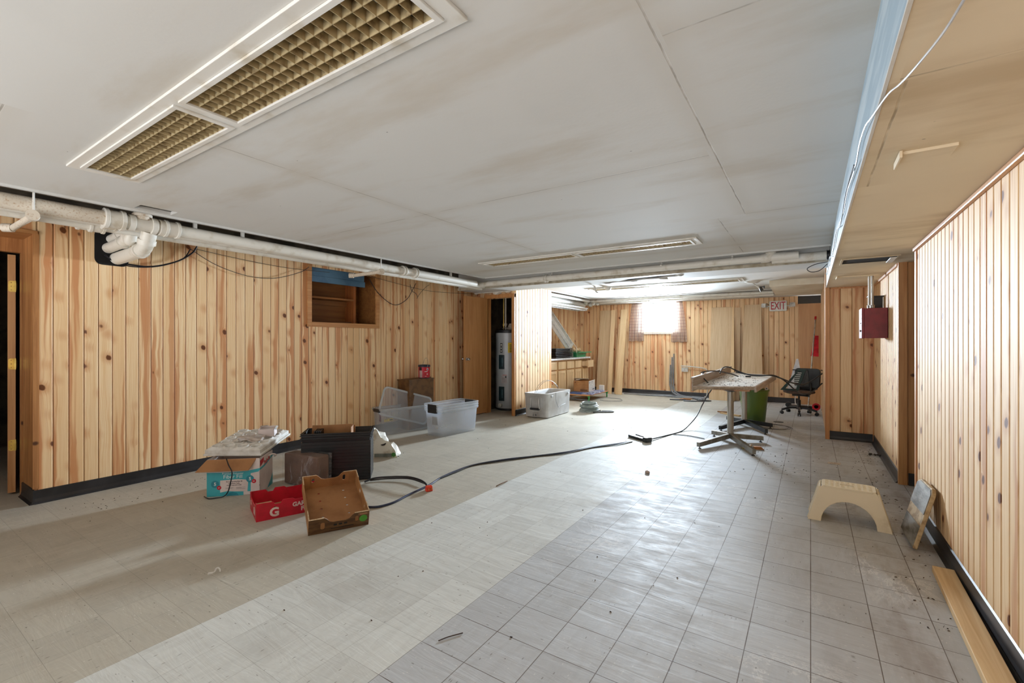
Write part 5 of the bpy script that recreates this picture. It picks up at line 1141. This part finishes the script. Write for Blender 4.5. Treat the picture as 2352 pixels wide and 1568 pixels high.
for v in b.b.verts:
    z = v.co.z; f = z/.16; x, y = v.co.x, v.co.y
    nz = math.sin(x*31+y*17)*.010+math.sin(x*51-y*33+z*30)*.004
    v.co = Vector((x*(1-.35*f)+(nz+rng.uniform(-.002, .002))*(1 if f > 0 else 0)-.03*f, y*(1-.45*f)+.03*f+nz*f, max(0, z*max(.8, min(1.75, 1.35-4.5*x))+(nz*1.6 if f > .1 else 0))))
M_bag = mat('white_bag_print', S(222, 220, 210), S(176, 162, 140), .4, sc=7, lo=.5, hi=.7, bump=.5, bsc=26)
b.build('bag', M_bag, t, True)
b = MB(); b.box(-.09, .10, -.1155, -.112, .012, .05); b.build('label_band', mat('grey_band', S(128, 136, 132), S(104, 112, 110), .5), t); b = MB(); b.cyl((.115, -.112, .036), (.115, -.1165, .036), .024, n=8); b.build('leaf_print', mat('leaf_green', S(76, 150, 70), S(56, 120, 52), .5), t)
text('ELECTROLYTE'[3:9].lower(), .036, T(.0, -.1165, .03) @ MY, mat('band_print', S(70, 78, 76), S(60, 66, 64), .5), t) if False else None
b = MB(); b.lathe([(.024, 0), (.030, .0), (.030, .003), (.024, .003)], (-.01, -.04, .142), 20, Matrix.Rotation(R(35), 4, 'X')); b.build('round_print', M_dark, t)

# ================================================================ POLYESTER FILL BOX WITH FOAM LID
p0, p1 = F(475, 1141), F(597, 1134.5); wF = (p1-p0).length
fm = frame_m(p0, p1-p0, (-(p1-p0).y, (p1-p0).x, 0)); dF, hF = .30, .30
t = thing('fiberfill_carton', 'open teal and white cardboard box of polyester fiber fill holding up foam', 'carton', mat=fm)
M_teal2 = mat('teal_print', S(62, 172, 184), S(54, 158, 172), .5, sc=3); M_boxw = mat('carton_white', S(222, 210, 206), S(206, 192, 188), .55, sc=3)
b = MB(); g = .004
for q in ((0, wF, 0, g), (0, wF, dF-g, dF), (0, g, 0, dF), (wF-g, wF, 0, dF)): b.box(*q, 0, hF)
b.box(0, wF, 0, dF, 0, g); b.build('walls', M_boxw, t)
# printed teal fields (front, and the curved one on the side)
fr_ = lambda dz: T(0, -.0004-dz, 0) @ MY
sd_ = lambda dz: T(wF+.0004+dz, 0, 0) @ Matrix(((0,0,1,0),(1,0,0,0),(0,1,0,0),(0,0,0,1)))
b = MB(); b.plate([(0, 0), (wF-.125, 0), (wF-.125, .03), (wF-.008, .03), (wF-.008, .195), (wF, .20), (wF, .217), (wF-.1, .198), (wF-.25, .192), (0, .195)], [], .0006, fr_(0)); b.build('teal_print', M_teal2, t)
b = MB(); b.plate([(0, .20), (0, .217), (.08, .222), (.16, .232), (.24, .250), (dF, .268), (dF, .248), (.2, .225), (.1, .206)], [], .0006, sd_(0)); b.plate([(dF-.13, 0), (dF, 0), (dF, .10), (dF-.05, .05)], [], .0006, sd_(0)); b.build('teal_print', M_teal2, t)
b = MB(); b.plate([(.10, .03), (.12, .034), (.155, .04), (.19, .036), (.225, .034), (.305, .03), (.312, .125), (.235, .134), (.10, .128)], [], .0006, fr_(.0006)); b.build('white_panel', M_boxw, t)
b = MB(); b.plate([(wF-.07, .0), (wF-.003, .0), (wF-.003, .19), (wF-.07, .178)], [], .0006, fr_(.0006)); b.build('white_panel', M_boxw, t)
M_tealdk = mat('teal_dark', S(40, 140, 158), S(34, 128, 146), .5); M_ink = mat('ink_grey', S(96, 76, 82), S(84, 66, 72), .6); M_wink = mat('ink_white', S(226, 236, 236), S(210, 224, 224), .5)
for (x, z, r, s5) in ((.062, .100, .030, '5'), (wF-.075, .132, .030, '5')):
    b = MB(); b.plate(circ(x, z, r, n=24), [], .0006, fr_(.0012)); b.build('badge', M_tealdk, t); text(s5, .036, T(x, -.0026, z) @ MY, M_wink, t, ext=.0003, bold=.001)
for (x, z) in ((.092, .070), (wF-.045, .112)):
    b = MB(); b.plate(circ(x, z, .017, n=20), [], .0006, fr_(.0018)); b.build('badge', M_red, t); text('#1', .013, T(x, -.0032, z) @ MY, M_wink, t, ext=.0003)
text('Premium Polyester', .021, T(.195, -.0016, .182) @ MY, M_wink, t, ext=.0003); text('Fiber Fill', .042, T(.195, -.0016, .155) @ MY, M_wink, t, ext=.0003)
for s_, z, sz in (('Best performing fiber fill', .116, .0125), ('for pillows, dolls,', .101, .0125), ('stuffed toys and crafts', .087, .0125)): text(s_, sz, T(.205, -.0022, z) @ MY, M_ink, t, ext=.0003, bold=.0002)
b = MB()
for i, (x0, x1) in enumerate(((.14, .20), (.14, .19), (.22, .29), (.22, .29), (.22, .26))): b.plate(rect(x0, x1, .066-.006*(i % 3), .0675-.006*(i % 3)), [], .0004, fr_(.0012))
b.plate(rect(.33, .40, .07, .082), [], .0004, fr_(.0006)); b.plate(rect(.33, .39, .045, .066), [], .0004, fr_(.0006)); b.build('fine_print', M_ink, t)
b = MB(); b.plate([(.145, .0), (.24, .0), (.225, .022), (.19, .032), (.16, .022)], [], .0004, fr_(.0006)); b.build('badge', M_tealdk, t)
b = MB(); b.plate([(0.004, .30-.075), (.085, .30-.05), (.085, .288), (.004, .276)], [], .0006, sd_(.0)); b.build('red_label', M_red, t)
text('Poly-fil', .05, T(wF+.0012, .16, .243) @ Matrix(((0,0,1,0),(1,0,0,0),(0,1,0,0),(0,0,0,1))) @ Matrix.Rotation(R(8), 4, 'Z'), M_red, t, ext=.0004, bold=.001)
# front flap folded out and the side flap
b = MB(); b.face([(0, 0, hF), (wF*.93, 0, hF), (wF*.90-.03, -.05, hF-.085), (-.065, -.05, hF-.085)]); o = b.build('flap', M_cardin, t); s_ = o.modifiers.new('s', 'SOLIDIFY'); s_.thickness = .004
b = MB(); b.tube([(wF+.0, .20, hF-.03), (wF+.03, .22, hF-.02), (wF+.05, .24, hF-.035), (wF+.03, .26, hF-.05)], .006, 6, 4); o = b.build('torn_tab', M_boxw, t)
# foam lid
q0, q1, q2, q3 = F(470, 1031, .355), F(597, 1031, .355), F(655, 986, .435), F(542, 982, .435)
fm2 = frame_m(q0, q1-q0, q3-q0); wl, dl = (q1-q0).length, ((q3-q0).length+(q2-q1).length)/2
t = thing('foam_tray', 'white dimpled foam slab lying tilted on top of the fiber fill box', 'foam', mat=fm2)
M_foam = mat('white_foam', S(226, 224, 218), S(202, 196, 186), .7, sc=9, bump=.15, bsc=120)
nx, ny = 90, 100; b = MB(); V = []
def fz(x, y):
    z = 0.0
    for i in range(4):
        for j in range(5):
            cx_ = wl*(.15+.235*i+(.04 if j % 2 else 0)); cy_ = dl*(.12+.19*j); r_ = math.hypot(x-cx_, y-cy_)
            z += .010*math.exp(-((r_-.040)/.007)**2) - (.007 if r_ < .032 else 0)
    e = min(x, wl-x, y, dl-y)
    return z-.012*max(0, 1-e/.02)
for j in range(ny+1): V.append(b.verts([(wl*i/nx, dl*j/ny, fz(wl*i/nx, dl*j/ny)) for i in range(nx+1)]))
for j in range(ny):
    for i in range(nx): b.b.faces.new((V[j][i], V[j][i+1], V[j+1][i+1], V[j+1][i]))
bd = [V[0][i] for i in range(nx+1)]+[V[j][nx] for j in range(1, ny+1)]+[V[ny][i] for i in range(nx-1, -1, -1)]+[V[j][0] for j in range(ny-1, 0, -1)]
lo = []; 
for v in bd: lo.append(b.b.verts.new((v.co.x, v.co.y, -.048)))
n = len(bd)
for i in range(n): b.b.faces.new((bd[i], lo[i], lo[(i+1) % n], bd[(i+1) % n]))
b.b.faces.new(lo); b.build('slab', M_foam, t, True)
b = MB(); b.box(-.012, wl+.012, -.012, dl+.012, -.060, -.042); b.build('lip', M_foam, t, bevel=.006)
t = thing('small_white_box', 'small open white carton sitting on the foam slab', 'carton', mat=fm2 @ T(wl*.80, dl*.62, .012) @ Matrix.Rotation(R(14), 4, 'Z'))
b = MB(); 
for q in ((-.065, .065, -.05, -.047), (-.065, .065, .047, .05), (-.065, -.062, -.05, .05), (.062, .065, -.05, .05)): b.box(*q, 0, .07)
b.box(-.065, .065, -.05, .05, 0, .003); b.box(-.062, .062, -.047, .047, .055, .058); b.build('walls', M_boxw, t)
b = MB(); b.face([(-.065, .05, .07), (.0, .05, .07), (.0, .01, .088), (-.065, .01, .085)]); b.face([(.065, .05, .07), (.07, -.05, .07), (.085, -.05, .06), (.08, .05, .062)]); o = b.build('flap', mat('carton_grey', S(196, 194, 190), S(176, 174, 170), .6), t); s_ = o.modifiers.new('s', 'SOLIDIFY'); s_.thickness = .0015
t = thing('crumpled_wrapper', 'crumpled clear wrapper with an orange spot on the foam slab', 'wrapper', mat=fm2 @ T(wl*.62, dl*.40, .008))
b = MB(); b.box(-.10, .10, -.04, .05, 0, .03); bmesh.ops.subdivide_edges(b.b, edges=b.b.edges[:], cuts=4, use_grid_fill=True); rng = random.Random(2)
for v in b.b.verts: v.co += Vector((rng.uniform(-.01, .01), rng.uniform(-.008, .008), rng.uniform(-.012, .012)))
b.build('film', mat('wrapper_film', S(226, 220, 216), S(206, 190, 176), .2, alpha=.75, bump=.5, bsc=30), t, True); b = MB(); b.lathe([(0, .0), (.03, .008), (.022, .022), (0, .026)], (-.09, .0, .0), 9); b.build('orange_spot', mat('orange_food', S(204, 140, 70), S(150, 90, 40), .6, sc=50), t, True)
b = MB(); b.tube([F(520, 1053, .31)+Vector((0, 0, 0)), F(525, 1068, .27), F(533, 1085, .22), F(529, 1110, .12), F(523, 1130, .045), F(513, 1140, .012), F(498, 1143, .006), F(480, 1145, .006), F(469, 1140, .008)], .0045, 7, 6)
o = b.build('thin_black_cord', M_cord, None, True)
tag(o, 'thin black cord hanging down the front of the teal fiber fill box', 'cord')

# ================================================================ RED PRODUCE TRAY
a_, b_ = F(588, 1199), F(700, 1176); dirx = (b_-a_).normalized()
fm = frame_m(a_, dirx, (-dirx.y, dirx.x, 0)); LX, DY, hh = .50, .335, .125
t = thing('red_produce_tray', 'bright red printed cardboard produce tray on the floor before the brown one', 'produce tray', mat=fm)
P = [(0, 0), (LX, 0), (LX, hh), (.37, hh), (.355, hh-.012), (.25, hh-.012), (.235, hh+.0), (.17, hh+.002), (.155, hh-.022), (.12, hh-.022), (.105, hh-.002), (0, hh)]
b = MB(); b.plate(P, [circ(.118, hh-.045, .010), circ(.30, hh-.05, .007)], .005, MY); b.build('side_wall', M_red, t); b = MB(); b.plate([(x, z) for x, z in P], [], .005, T(0, DY, 0) @ MY); b.build('side_wall', M_red, t)
P2 = [(0, 0), (DY, 0), (DY, hh), (.30, hh), (.28, hh-.03), (.16, hh-.035), (.06, hh-.03), (.035, hh), (0, hh)]
mx = Matrix(((0,0,1,0),(1,0,0,0),(0,1,0,0),(0,0,0,1)))
b = MB(); b.plate(P2, [], .005, mx); b.build('end_wall', M_red, t); b = MB(); b.plate(P2, [], .005, T(LX-.005, 0, 0) @ mx); b.build('end_wall', M_red, t)
b = MB(); b.box(.004, LX-.004, .002, DY-.004, .002, .007); b.plate(rect(.02, LX-.02, .008, hh-.02), [], .004, T(0, .012, 0) @ MY); b.box(0.0, .10, .005, .03, hh-.03, hh-.004, None); b.build('inner_board', M_cardin, t)
for i, (x, z, w_) in enumerate(((.05, .085, 0),)): pass
Mw = mat('tray_white_ink', S(226, 204, 196), S(214, 190, 182), .55)
text('G', .085, T(.115, -.006, .046) @ MY, Mw, t, ext=.0006, bold=.0035); text('GARC', .042, T(.29, -.006, .075) @ MY, Mw, t, ext=.0006, bold=.0016); text('FR', .042, T(.312, -.006, .036) @ MY, Mw, t, ext=.0006, bold=.0016)
text('G', .05, T(-.001, .27, .06) @ mx @ Matrix.Rotation(R(180), 4, 'Y'), Mw, t, ext=.0006, bold=.002)
b = MB(); 
for i in range(5): b.box(-.002, -.0002, .055+.012*i, .062+.012*i, .03, .07+.006*(i % 3))
b.build('print', Mw, t)
# ================================================================ BROWN PRODUCE TRAY propped on the red one
FL_, FR_ = F(707.5, 1230.5), F(846, 1204)
ex = (FR_-FL_).normalized(); back = Vector((-ex.y, ex.x, 0)); RL = FL_+back*.46+Vector((0, 0, .155))
fm = frame_m(FL_+Vector((0, 0, .002)), ex, RL-FL_); WX = (FR_-FL_).length; DY = .50; hh = .115
t = thing('brown_produce_tray', 'open brown cardboard produce tray propped tilted against the red tray', 'produce tray', mat=fm)
M_dolout = mat('brown_printed_side', S(104, 74, 42), S(78, 52, 28), .6, sc=8, st=(1, 1, 5), lo=.4, hi=.6)
def scoop(w, h): return [(0, 0), (w, 0), (w, h), (w*.76, h), (w*.71, h-.012), (w*.66, h-.034), (w*.60, h-.042), (w*.40, h-.042), (w*.34, h-.034), (w*.29, h-.012), (w*.25, h), (0, h)]
hol = [rrect(WX*.19, WX*.26, .028, .082, .012), rrect(WX*.76, WX*.82, .045, .090, .012)]
b = MB(); b.plate(scoop(WX, hh), hol, .003, MY); b.build('front_print', M_dolout, t)
b = MB(); b.plate(scoop(WX, hh), [], .004, T(0, .005, 0) @ MY); b.build('end_wall', M_cardin, t); b = MB(); b.plate(scoop(WX, hh), [rrect(WX*.17, WX*.22, .055, .09, .01), rrect(WX*.74, WX*.79, .045, .09, .01)], .005, T(0, DY, 0) @ MY); b.build('end_wall', M_cardin, t)
b = MB(); P3 = [(0, 0), (DY, 0), (DY, hh), (.40, hh), (.385, hh-.012), (.12, hh-.012), (.10, hh), (0, hh)]
b.plate(P3, [rrect(.30, .36, .035, .075, .01)], .005, mx); b.build('side_wall', M_card, t); b = MB(); b.plate(P3, [rrect(.29, .34, .04, .075, .01), rrect(.13, .16, .03, .06, .008)], .005, T(WX-.005, 0, 0) @ mx); b.build('side_wall', M_card, t)
b = MB(); hs = [circ(WX*fx, DY*fy, .009, .007, 10) for fx in (.28, .73) for fy in (.12, .3, .48, .66, .84)]
b.plate(rect(.004, WX-.004, .004, DY-.004), hs, .004, T(0, 0, .002)); b.build('bottom', M_cardin, t)
for x in (.0, WX-.055): 
    b = MB(); b.box(x+.003, x+.052, DY-.012, DY-.006, .005, hh-.006); b.build('corner_flap', M_card, t)
b = MB(); b.plate(circ(WX*.90, .062, .026, n=24), [], .0008, T(0, -.0034, 0) @ MY); b.build('green_sticker', mat('green_sticker', S(76, 150, 44), S(66, 136, 38), .5), t)
b = MB(); b.plate(rect(WX*.81, WX*.98, .092, .106), [rect(WX*.815, WX*.975, .094, .104)], .0006, T(0, -.0034, 0) @ MY); b.plate(rect(WX*.83, WX*.96, .096, .102), [], .0006, T(0, -.0034, 0) @ MY)
b.build('side_stamp', mat('tan_ink', S(176, 128, 92), S(160, 114, 80), .6), t)
text('OOO', .026, T(WX*.5, -.0034, .052) @ MY, M_dark, t, ext=.0004, bold=.002) if False else None
b = MB()
for i in range(3): b.plate(rrect(WX*(.40+.085*i), WX*(.46+.085*i), .044, .058, .006), [], .0006, T(0, -.0034, 0) @ MY)
b.plate(rect(WX*.36, WX*.74, .022, .027), [], .0006, T(0, -.0034, 0) @ MY); b.build('dark_print', M_dark, t)
b = MB()
for (p, q) in (((0, hh), (WX*.25, hh)), ((WX*.75, hh), (WX, hh))):
    b.box(p[0], q[0], -.0035, .0055, hh-.001, hh+.0005)
b.box(-.0005, .0055, 0, .10, hh-.001, hh+.001); b.box(-.0005, .0055, .40, DY, hh-.001, hh+.001); b.box(WX-.0055, WX+.0005, 0, .10, hh-.001, hh+.001); b.box(WX-.0055, WX+.0005, .40, DY, hh-.001, hh+.001); b.box(0, WX*.25, DY-.0055, DY+.0005, hh-.001, hh+.001); b.box(WX*.75, WX, DY-.0055, DY+.0005, hh-.001, hh+.001)
b.build('cut_edge', M_cardedge, t)

# ================================================================ CORDS
def cord(pts, r, m, name, lab, cat='cord', sm=7):
    b = MB(); b.tube(pts, r, 8, sm); o = b.build(name, m, None, True); return tag(o, lab, cat)
z = .008
uv = [(842, 1164), (870, 1163), (905, 1153), (940, 1135), (985, 1114), (1010, 1098), (1045, 1082), (1090, 1067), (1160, 1055), (1230, 1047), (1300, 1038), (1360, 1027), (1420, 1018), (1452, 1013)]
M_blue = mat('blue_black_cord', S(44, 54, 84), S(34, 42, 70), .3)
cord([F(u, v, z) for u, v in uv], .0085, M_blue, 'extension_cord', 'long dark extension cord running from the brown tray to the power strip')
cord([F(u, v+(2.5 if i % 2 else .5), z) for i, (u, v) in enumerate(uv[5:])], .006, M_cord, 'extension_cord', 'second thinner dark cord twisted along the long extension cord')
cord([F(838, 1106, .02), F(860, 1098, .03), F(895, 1095, .05), F(935, 1095, .06), F(962, 1101, .06), F(977, 1110, .045), F(983, 1120, .02)], .0085, M_cord, 'extension_cord', 'short raised black cord loop ending in the orange plug')
cord([F(850, 1103, .012), F(890, 1099, .015), F(940, 1099, .02), F(975, 1110, .02)], .006, M_cord, 'extension_cord', 'thinner cord lying beneath the raised cord loop')
t = thing('orange_plug', 'bright orange cord plug lying on the floor', 'plug', F(985, 1127), R(60))
Mo = mat('orange_plastic', S(232, 66, 34), S(210, 54, 26), .35); b = MB(); b.taper((-.03, .03, -.022, .022), (-.026, .026, -.018, .018), 0, .045); b.cyl((.0, .022, .025), (0, .05, .02), .016, .012, n=14); b.build('body', Mo, t, bevel=.006)
b = MB(); b.box(-.015, -.010, -.04, -.022, .02, .03); b.box(.010, .015, -.04, -.022, .02, .03); b.build('prongs', M_brass, t)
ps = F(1470, 1010)
t = thing('power_strip', 'black power strip lying upside down on the floor with its cord', 'power strip', (ps.x, ps.y, 0), R(-32))
b = MB(); b.box(-.20, .16, -.03, .03, 0, .035); b.build('body', M_dark, t, bevel=.006); b = MB(); b.box(-.17, .06, .045, .075, .02, .045, Matrix.Rotation(R(-6), 4, 'Z')); b.build('guard_bar', mat('grey_bar', S(110, 108, 112), S(80, 78, 82), .4), t, bevel=.004); b = MB(); b.box(.10, .17, -.05, .05, 0, .06); b.build('end_block', M_dark, t, bevel=.01)
cord([F(1488, 1010, .02), F(1530, 1000, z), F(1565, 990, z), F(1583, 975, .06), F(1600, 955, .16), F(1613, 930, .30), F(1625, 908, .45), F(1635, 892, .56), Vector((-1.12, 6.45, .70)), Vector((-1.24, 6.6, .80)), Vector((-1.23, 6.75, .845))], .0085, M_cord, 'extension_cord', 'dark cord rising from the power strip up over the table backsplash')
cord([F(1545, 997, z), F(1580, 1000, z), F(1618, 1007, z)], .006, M_cable, 'grey_wire', 'thin grey cord lying on the floor left of the near table foot')
cord([Vector((-1.25, 6.6, .84)), Vector((-1.20, 6.8, .852)), Vector((-1.12, 7.2, .83)), Vector((-1.0, 7.4, .79)), Vector((-.9, 7.5, .745))], .009, M_cord, 'extension_cord', 'black cord bending over the left backsplash onto the tabletop')
cord([Vector((-1.12, 7.3, .80)), Vector((-1.14, 7.7, .855)), Vector((-1.09, 7.9, .86)), Vector((-.98, 8.0, .80)), Vector((-.8, 7.95, .745)), Vector((-.65, 7.9, .74)), Vector((-.5, 7.9, .75)), Vector((-.38, 8.1, .70)), Vector((-.22, 8.5, .60)), Vector((-.08, 8.7, .58)), Vector((.06, 8.9, .66)), Vector((.155, 9.0, .74))], .010, M_cord, 'extension_cord', 'upper thick cord looping off the tabletop past the office chair')
cord([Vector((-1.0, 8.0, .78)), Vector((-.8, 8.05, .742)), Vector((-.6, 8.0, .742)), Vector((-.47, 8.05, .742)), Vector((-.34, 8.2, .66)), Vector((-.20, 8.4, .50)), Vector((-.1, 8.6, .43)), Vector((.03, 8.8, .46)), Vector((.155, 9.0, .58))], .010, M_cord, 'extension_cord', 'lower thick cord drooping off the tabletop beneath the office chair seat')

# ================================================================ STOOL, TILE, PLANK
def stool():
    c_ = F(1946, 1207); t = thing('step_stool', 'cream plastic step stool with an arched front standing near the right wall', 'step stool', (.22, 3.99, 0), R(-2))
    m = mat('cream_plastic', S(226, 212, 184), S(204, 186, 154), .45, sc=7, lo=.55, hi=.8)
    W0, W1, D0, D1, h = .23, .150, .125, .088, .245
    def side(y0, y1, s):   # arched side panel: outline in x,z leaning inwards
        arc = [(.155*math.cos(a), .155*math.sin(a)) for a in [math.pi*(i/14) for i in range(15)]]
        out = [(-W0, 0), (-.155, 0)]+[(x, z*1.0) for x, z in arc[::-1]][1:-1]+[(.155, 0), (W0, 0), (W1+.014, h-.02), (W1, h), (-W1, h), (-W1-.014, h-.02)]
        b = MB(); m_ = Matrix(((1,0,0,0),(0,(y1-y0)/h,1,y0),(0,1,0,0),(0,0,0,1)))
        b.plate(out, [], .007*s, m_); return b
    b = side(-D0, -D1, 1)
    b.build('front_side', m, t, bevel=.004)
    b = side(D0, D1, -1); b.build('rear_side', m, t, bevel=.004)
    b = MB(); b.plate(rrect(-W1-.004, W1+.004, -D1-.004, D1+.004, .03, 6), [rrect(-.045, .035, -.010, .010, .008)], .012, T(0, 0, h-.010)); b.build('top', m, t, bevel=.005)
    for s in (-1, 1):
        b = MB(); P = [(s*W0, -D0, 0), (s*W0, D0, 0), (s*(W1+.012), D1, h-.008), (s*(W1+.012), -D1, h-.008)]
        f = b.face(P); o = b.build('end_wall', m, t); sm = o.modifiers.new('s', 'SOLIDIFY'); sm.thickness = .007; sm.offset = 0
        for yy in (-.07, .07):
            b = MB(); b.tube([(s*(W0+.003), yy*1.2, 0), (s*(W0-.03), yy*1.1, .11), (s*(W1+.016), yy, h-.012)], .007, 8, 4); b.build('rib', m, t, True)
    b = MB()
    for i in range(9):
        x = -.125+.031*i
        for j in range(5):
            y = -.066+.033*j
            if abs(x+.005) < .05 and abs(y) < .02: continue
            b.box(x-.009, x+.009, y-.005, y+.005, h+.0015, h+.0045)
    b.build('tread_pads', m, t, bevel=.001)
    return t
stool()
# broken floor tile / board piece leaning on the wall
T0 = Vector((.545, 3.66, 0)); fd = Vector((.02, .44, 0)).normalized(); up = Vector((.12, .06, .30))
t = thing('broken_tile', 'grey broken backer tile with a pale stripe leaning on the right wall', 'tile', mat=frame_m(Vector((.535, 3.62, .012)), Vector((-.01, .40, 0.0)), Vector((.115, .0, .34))))
Mtl = mat('weathered_backer', S(150, 146, 138), S(92, 84, 74), .75, sc=5, lo=.35, hi=.65, st=(1, 3, 1), bump=.4, bsc=30)
b = MB(); b.plate([(0, 0), (.36, 0), (.40, .12), (.46, .33), (.40, .352), (.14, .358), (.10, .33), (.05, .16)], [], .022, T(0, 0, -.022)); b.build('slab', mat('tile_edge_tan', S(196, 172, 134), S(150, 122, 86), .8, sc=20), t, bevel=.004)
b = MB(); b.plate([(.008, .006), (.352, .006), (.385, .12), (.045, .13)], [], .003, T(0, 0, -.0255)); b.plate([(.07, .20), (.415, .19), (.45, .32), (.39, .342), (.145, .348), (.108, .325)], [], .003, T(0, 0, -.0255)); b.build('grey_face', Mtl, t)
t = thing('pine_plank', 'long bare pine plank lying on the floor along the right wall', 'plank', (.595, 3.34, 0), R(0))
fmP = frame_m(Vector((.565, 3.30, .0)), Vector((-.0, -1, 0)), Vector((1, 0, .0)))
b = MB(); b.box(-.045, .045, -1.55, 0, .0, .034); o = b.build('plank_body', M_plank, t, bevel=.003); t.rotation_euler = (0, 0, R(-1.5))
t.location = (.603, 3.36, 0)
# floor bits
t = thing('clip_bracket', 'small white plastic cable clip on the floor in the foreground shadow', 'clip', F(494, 1316), R(50)); b = MB(); b.tube([(-.03, 0, .004), (-.01, 0, .004), (.0, 0, .012), (.004, 0, .024), (.014, 0, .028), (.022, 0, .018), (.024, 0, .006)], .004, 6, 4); b.box(-.034, -.008, -.008, .008, 0, .006); b.build('clip', M_white, t)
b = MB(); b.lathe([(0, 0), (.025, .004), (.02, .022), (0, .028)], F(1487, 1086), 10); tag(b.build('pebble', mat('beige_stone', S(206, 186, 176), S(180, 160, 150), .6), None, True), 'small beige chip of stone on the shiny floor centre', 'stone')
b = MB(); b.tube([F(1007, 1471, .003), F(1030, 1462, .004), F(1063, 1453, .003)], .0022, 6, 4); tag(b.build('twig', mat('dark_twig', S(70, 52, 42), S(54, 40, 32), .7), None, True), 'thin dark twig on the near floor tiles', 'twig')
b = MB(); b.tube([F(1140, 1116, .003), F(1152, 1110, .012), F(1165, 1104, .003)], .004, 6, 3); tag(b.build('leaf_scrap', mat('dry_leaf', S(120, 84, 54), S(90, 60, 36), .8), None, True), 'curled brown leaf scrap on the floor below the extension cord', 'leaf')
b = MB(); b.face([F(1900, 1064, .002), F(1930, 1068, .002), F(1932, 1063, .004), F(1902, 1060, .003)]); tag(b.build('paper_slip', mat('dirty_paper', S(200, 190, 176), S(150, 120, 96), .7, sc=60), None), 'narrow dirty paper slip on the floor beyond the stool', 'paper')
t = thing('lint_clump', 'dark dust clump on the floor before the end wall', 'dust clump', F(2007, 1046)); b = MB(); rng = random.Random(1)
for i in range(9): b.lathe([(0, -.012), (.014, 0), (0, .01)], (rng.uniform(-.05, .08), rng.uniform(-.03, .03), .012), 6)
b.build('dust', mat('dust_dark', S(70, 62, 56), S(50, 44, 40), .9), t)
t = thing('broken_fitting', 'yellow and brown broken plastic fitting under the near table foot', 'scrap', F(1722, 1030), R(20)); b = MB(); b.box(-.08, -.04, -.03, .03, 0, .075); b.build('yellow_block', mat('ochre', S(176, 150, 40), S(150, 126, 30), .6), t, bevel=.004)
b = MB(); b.cyl((-.0, 0, .02), (.02, .03, .03), .018, n=8); b.cyl((.02, -.03, .02), (.04, 0, .02), .014, n=8); b.build('metal_clips', M_chrome, t); b = MB(); b.taper((.03, .15, -.03, .03), (.05, .12, -.02, .02), 0, .03); b.build('orange_scrap', mat('orange_wood', S(196, 128, 60), S(150, 92, 40), .6), t)
for i, (u, v, sx, sy) in enumerate(((1788, 969, .07, .02), (1893, 942, .06, .03))):
    p = F(u, v); b = MB(); b.cyl((p.x, p.y, 0), (p.x, p.y, .006), sx if i == 0 else .05, n=24); tag(b.build('round_disc', mat('grey_cap', S(96, 98, 100), S(70, 72, 74), .5)), ['flat grey round cap on the floor right of the green bin', 'flat dark round cap on the floor beside the office chair'][i], 'disc')
p = F(1775, 981); b = MB(); b.tube([p+Vector(((.25-.012*i/6)*math.cos(i*.5), (.25-.012*i/6)*math.sin(i*.5), .004+.0004*i)) for i in range(34)], .003, 5, 2); tag(b.build('wire_ring', M_cord), 'thin dark wire coil lying on the floor right of the table feet', 'wire')
# uncountable grit: dark flakes over the floor, denser along the right wall and the table
b = MB(); rng = random.Random(77)
spots = []
for i in range(120): spots.append((rng.uniform(-4.6, .5), rng.uniform(.9, 8.5)))
for i in range(130): spots.append((.60-abs(rng.gauss(0, .16)), rng.uniform(2.6, 7.0)))
for i in range(70): spots.append((-4.75+abs(rng.gauss(0, .2)), rng.uniform(1.0, 2.2)))
for i in range(60): spots.append((rng.gauss(-.35, .25), rng.gauss(5.6, .5)))
for x, y in spots:
    if x > .62 or x < -4.95: continue
    l = rng.uniform(.0015, .0075)*(.7+.08*y); w_ = l*rng.uniform(.25, .6)
    b.taper((-l, l, -w_, w_), (-l*.7, l*.7, -w_*.5, w_*.5), 0, .003, T(x, y, .0004) @ Matrix.Rotation(rng.uniform(0, 3.1), 4, 'Z'))
tag(b.build('floor_grit', mat('grit', S(78, 58, 42), S(52, 40, 32), .85)), 'dark flakes and grit scattered over the tile floor', 'grit', kind='stuff')
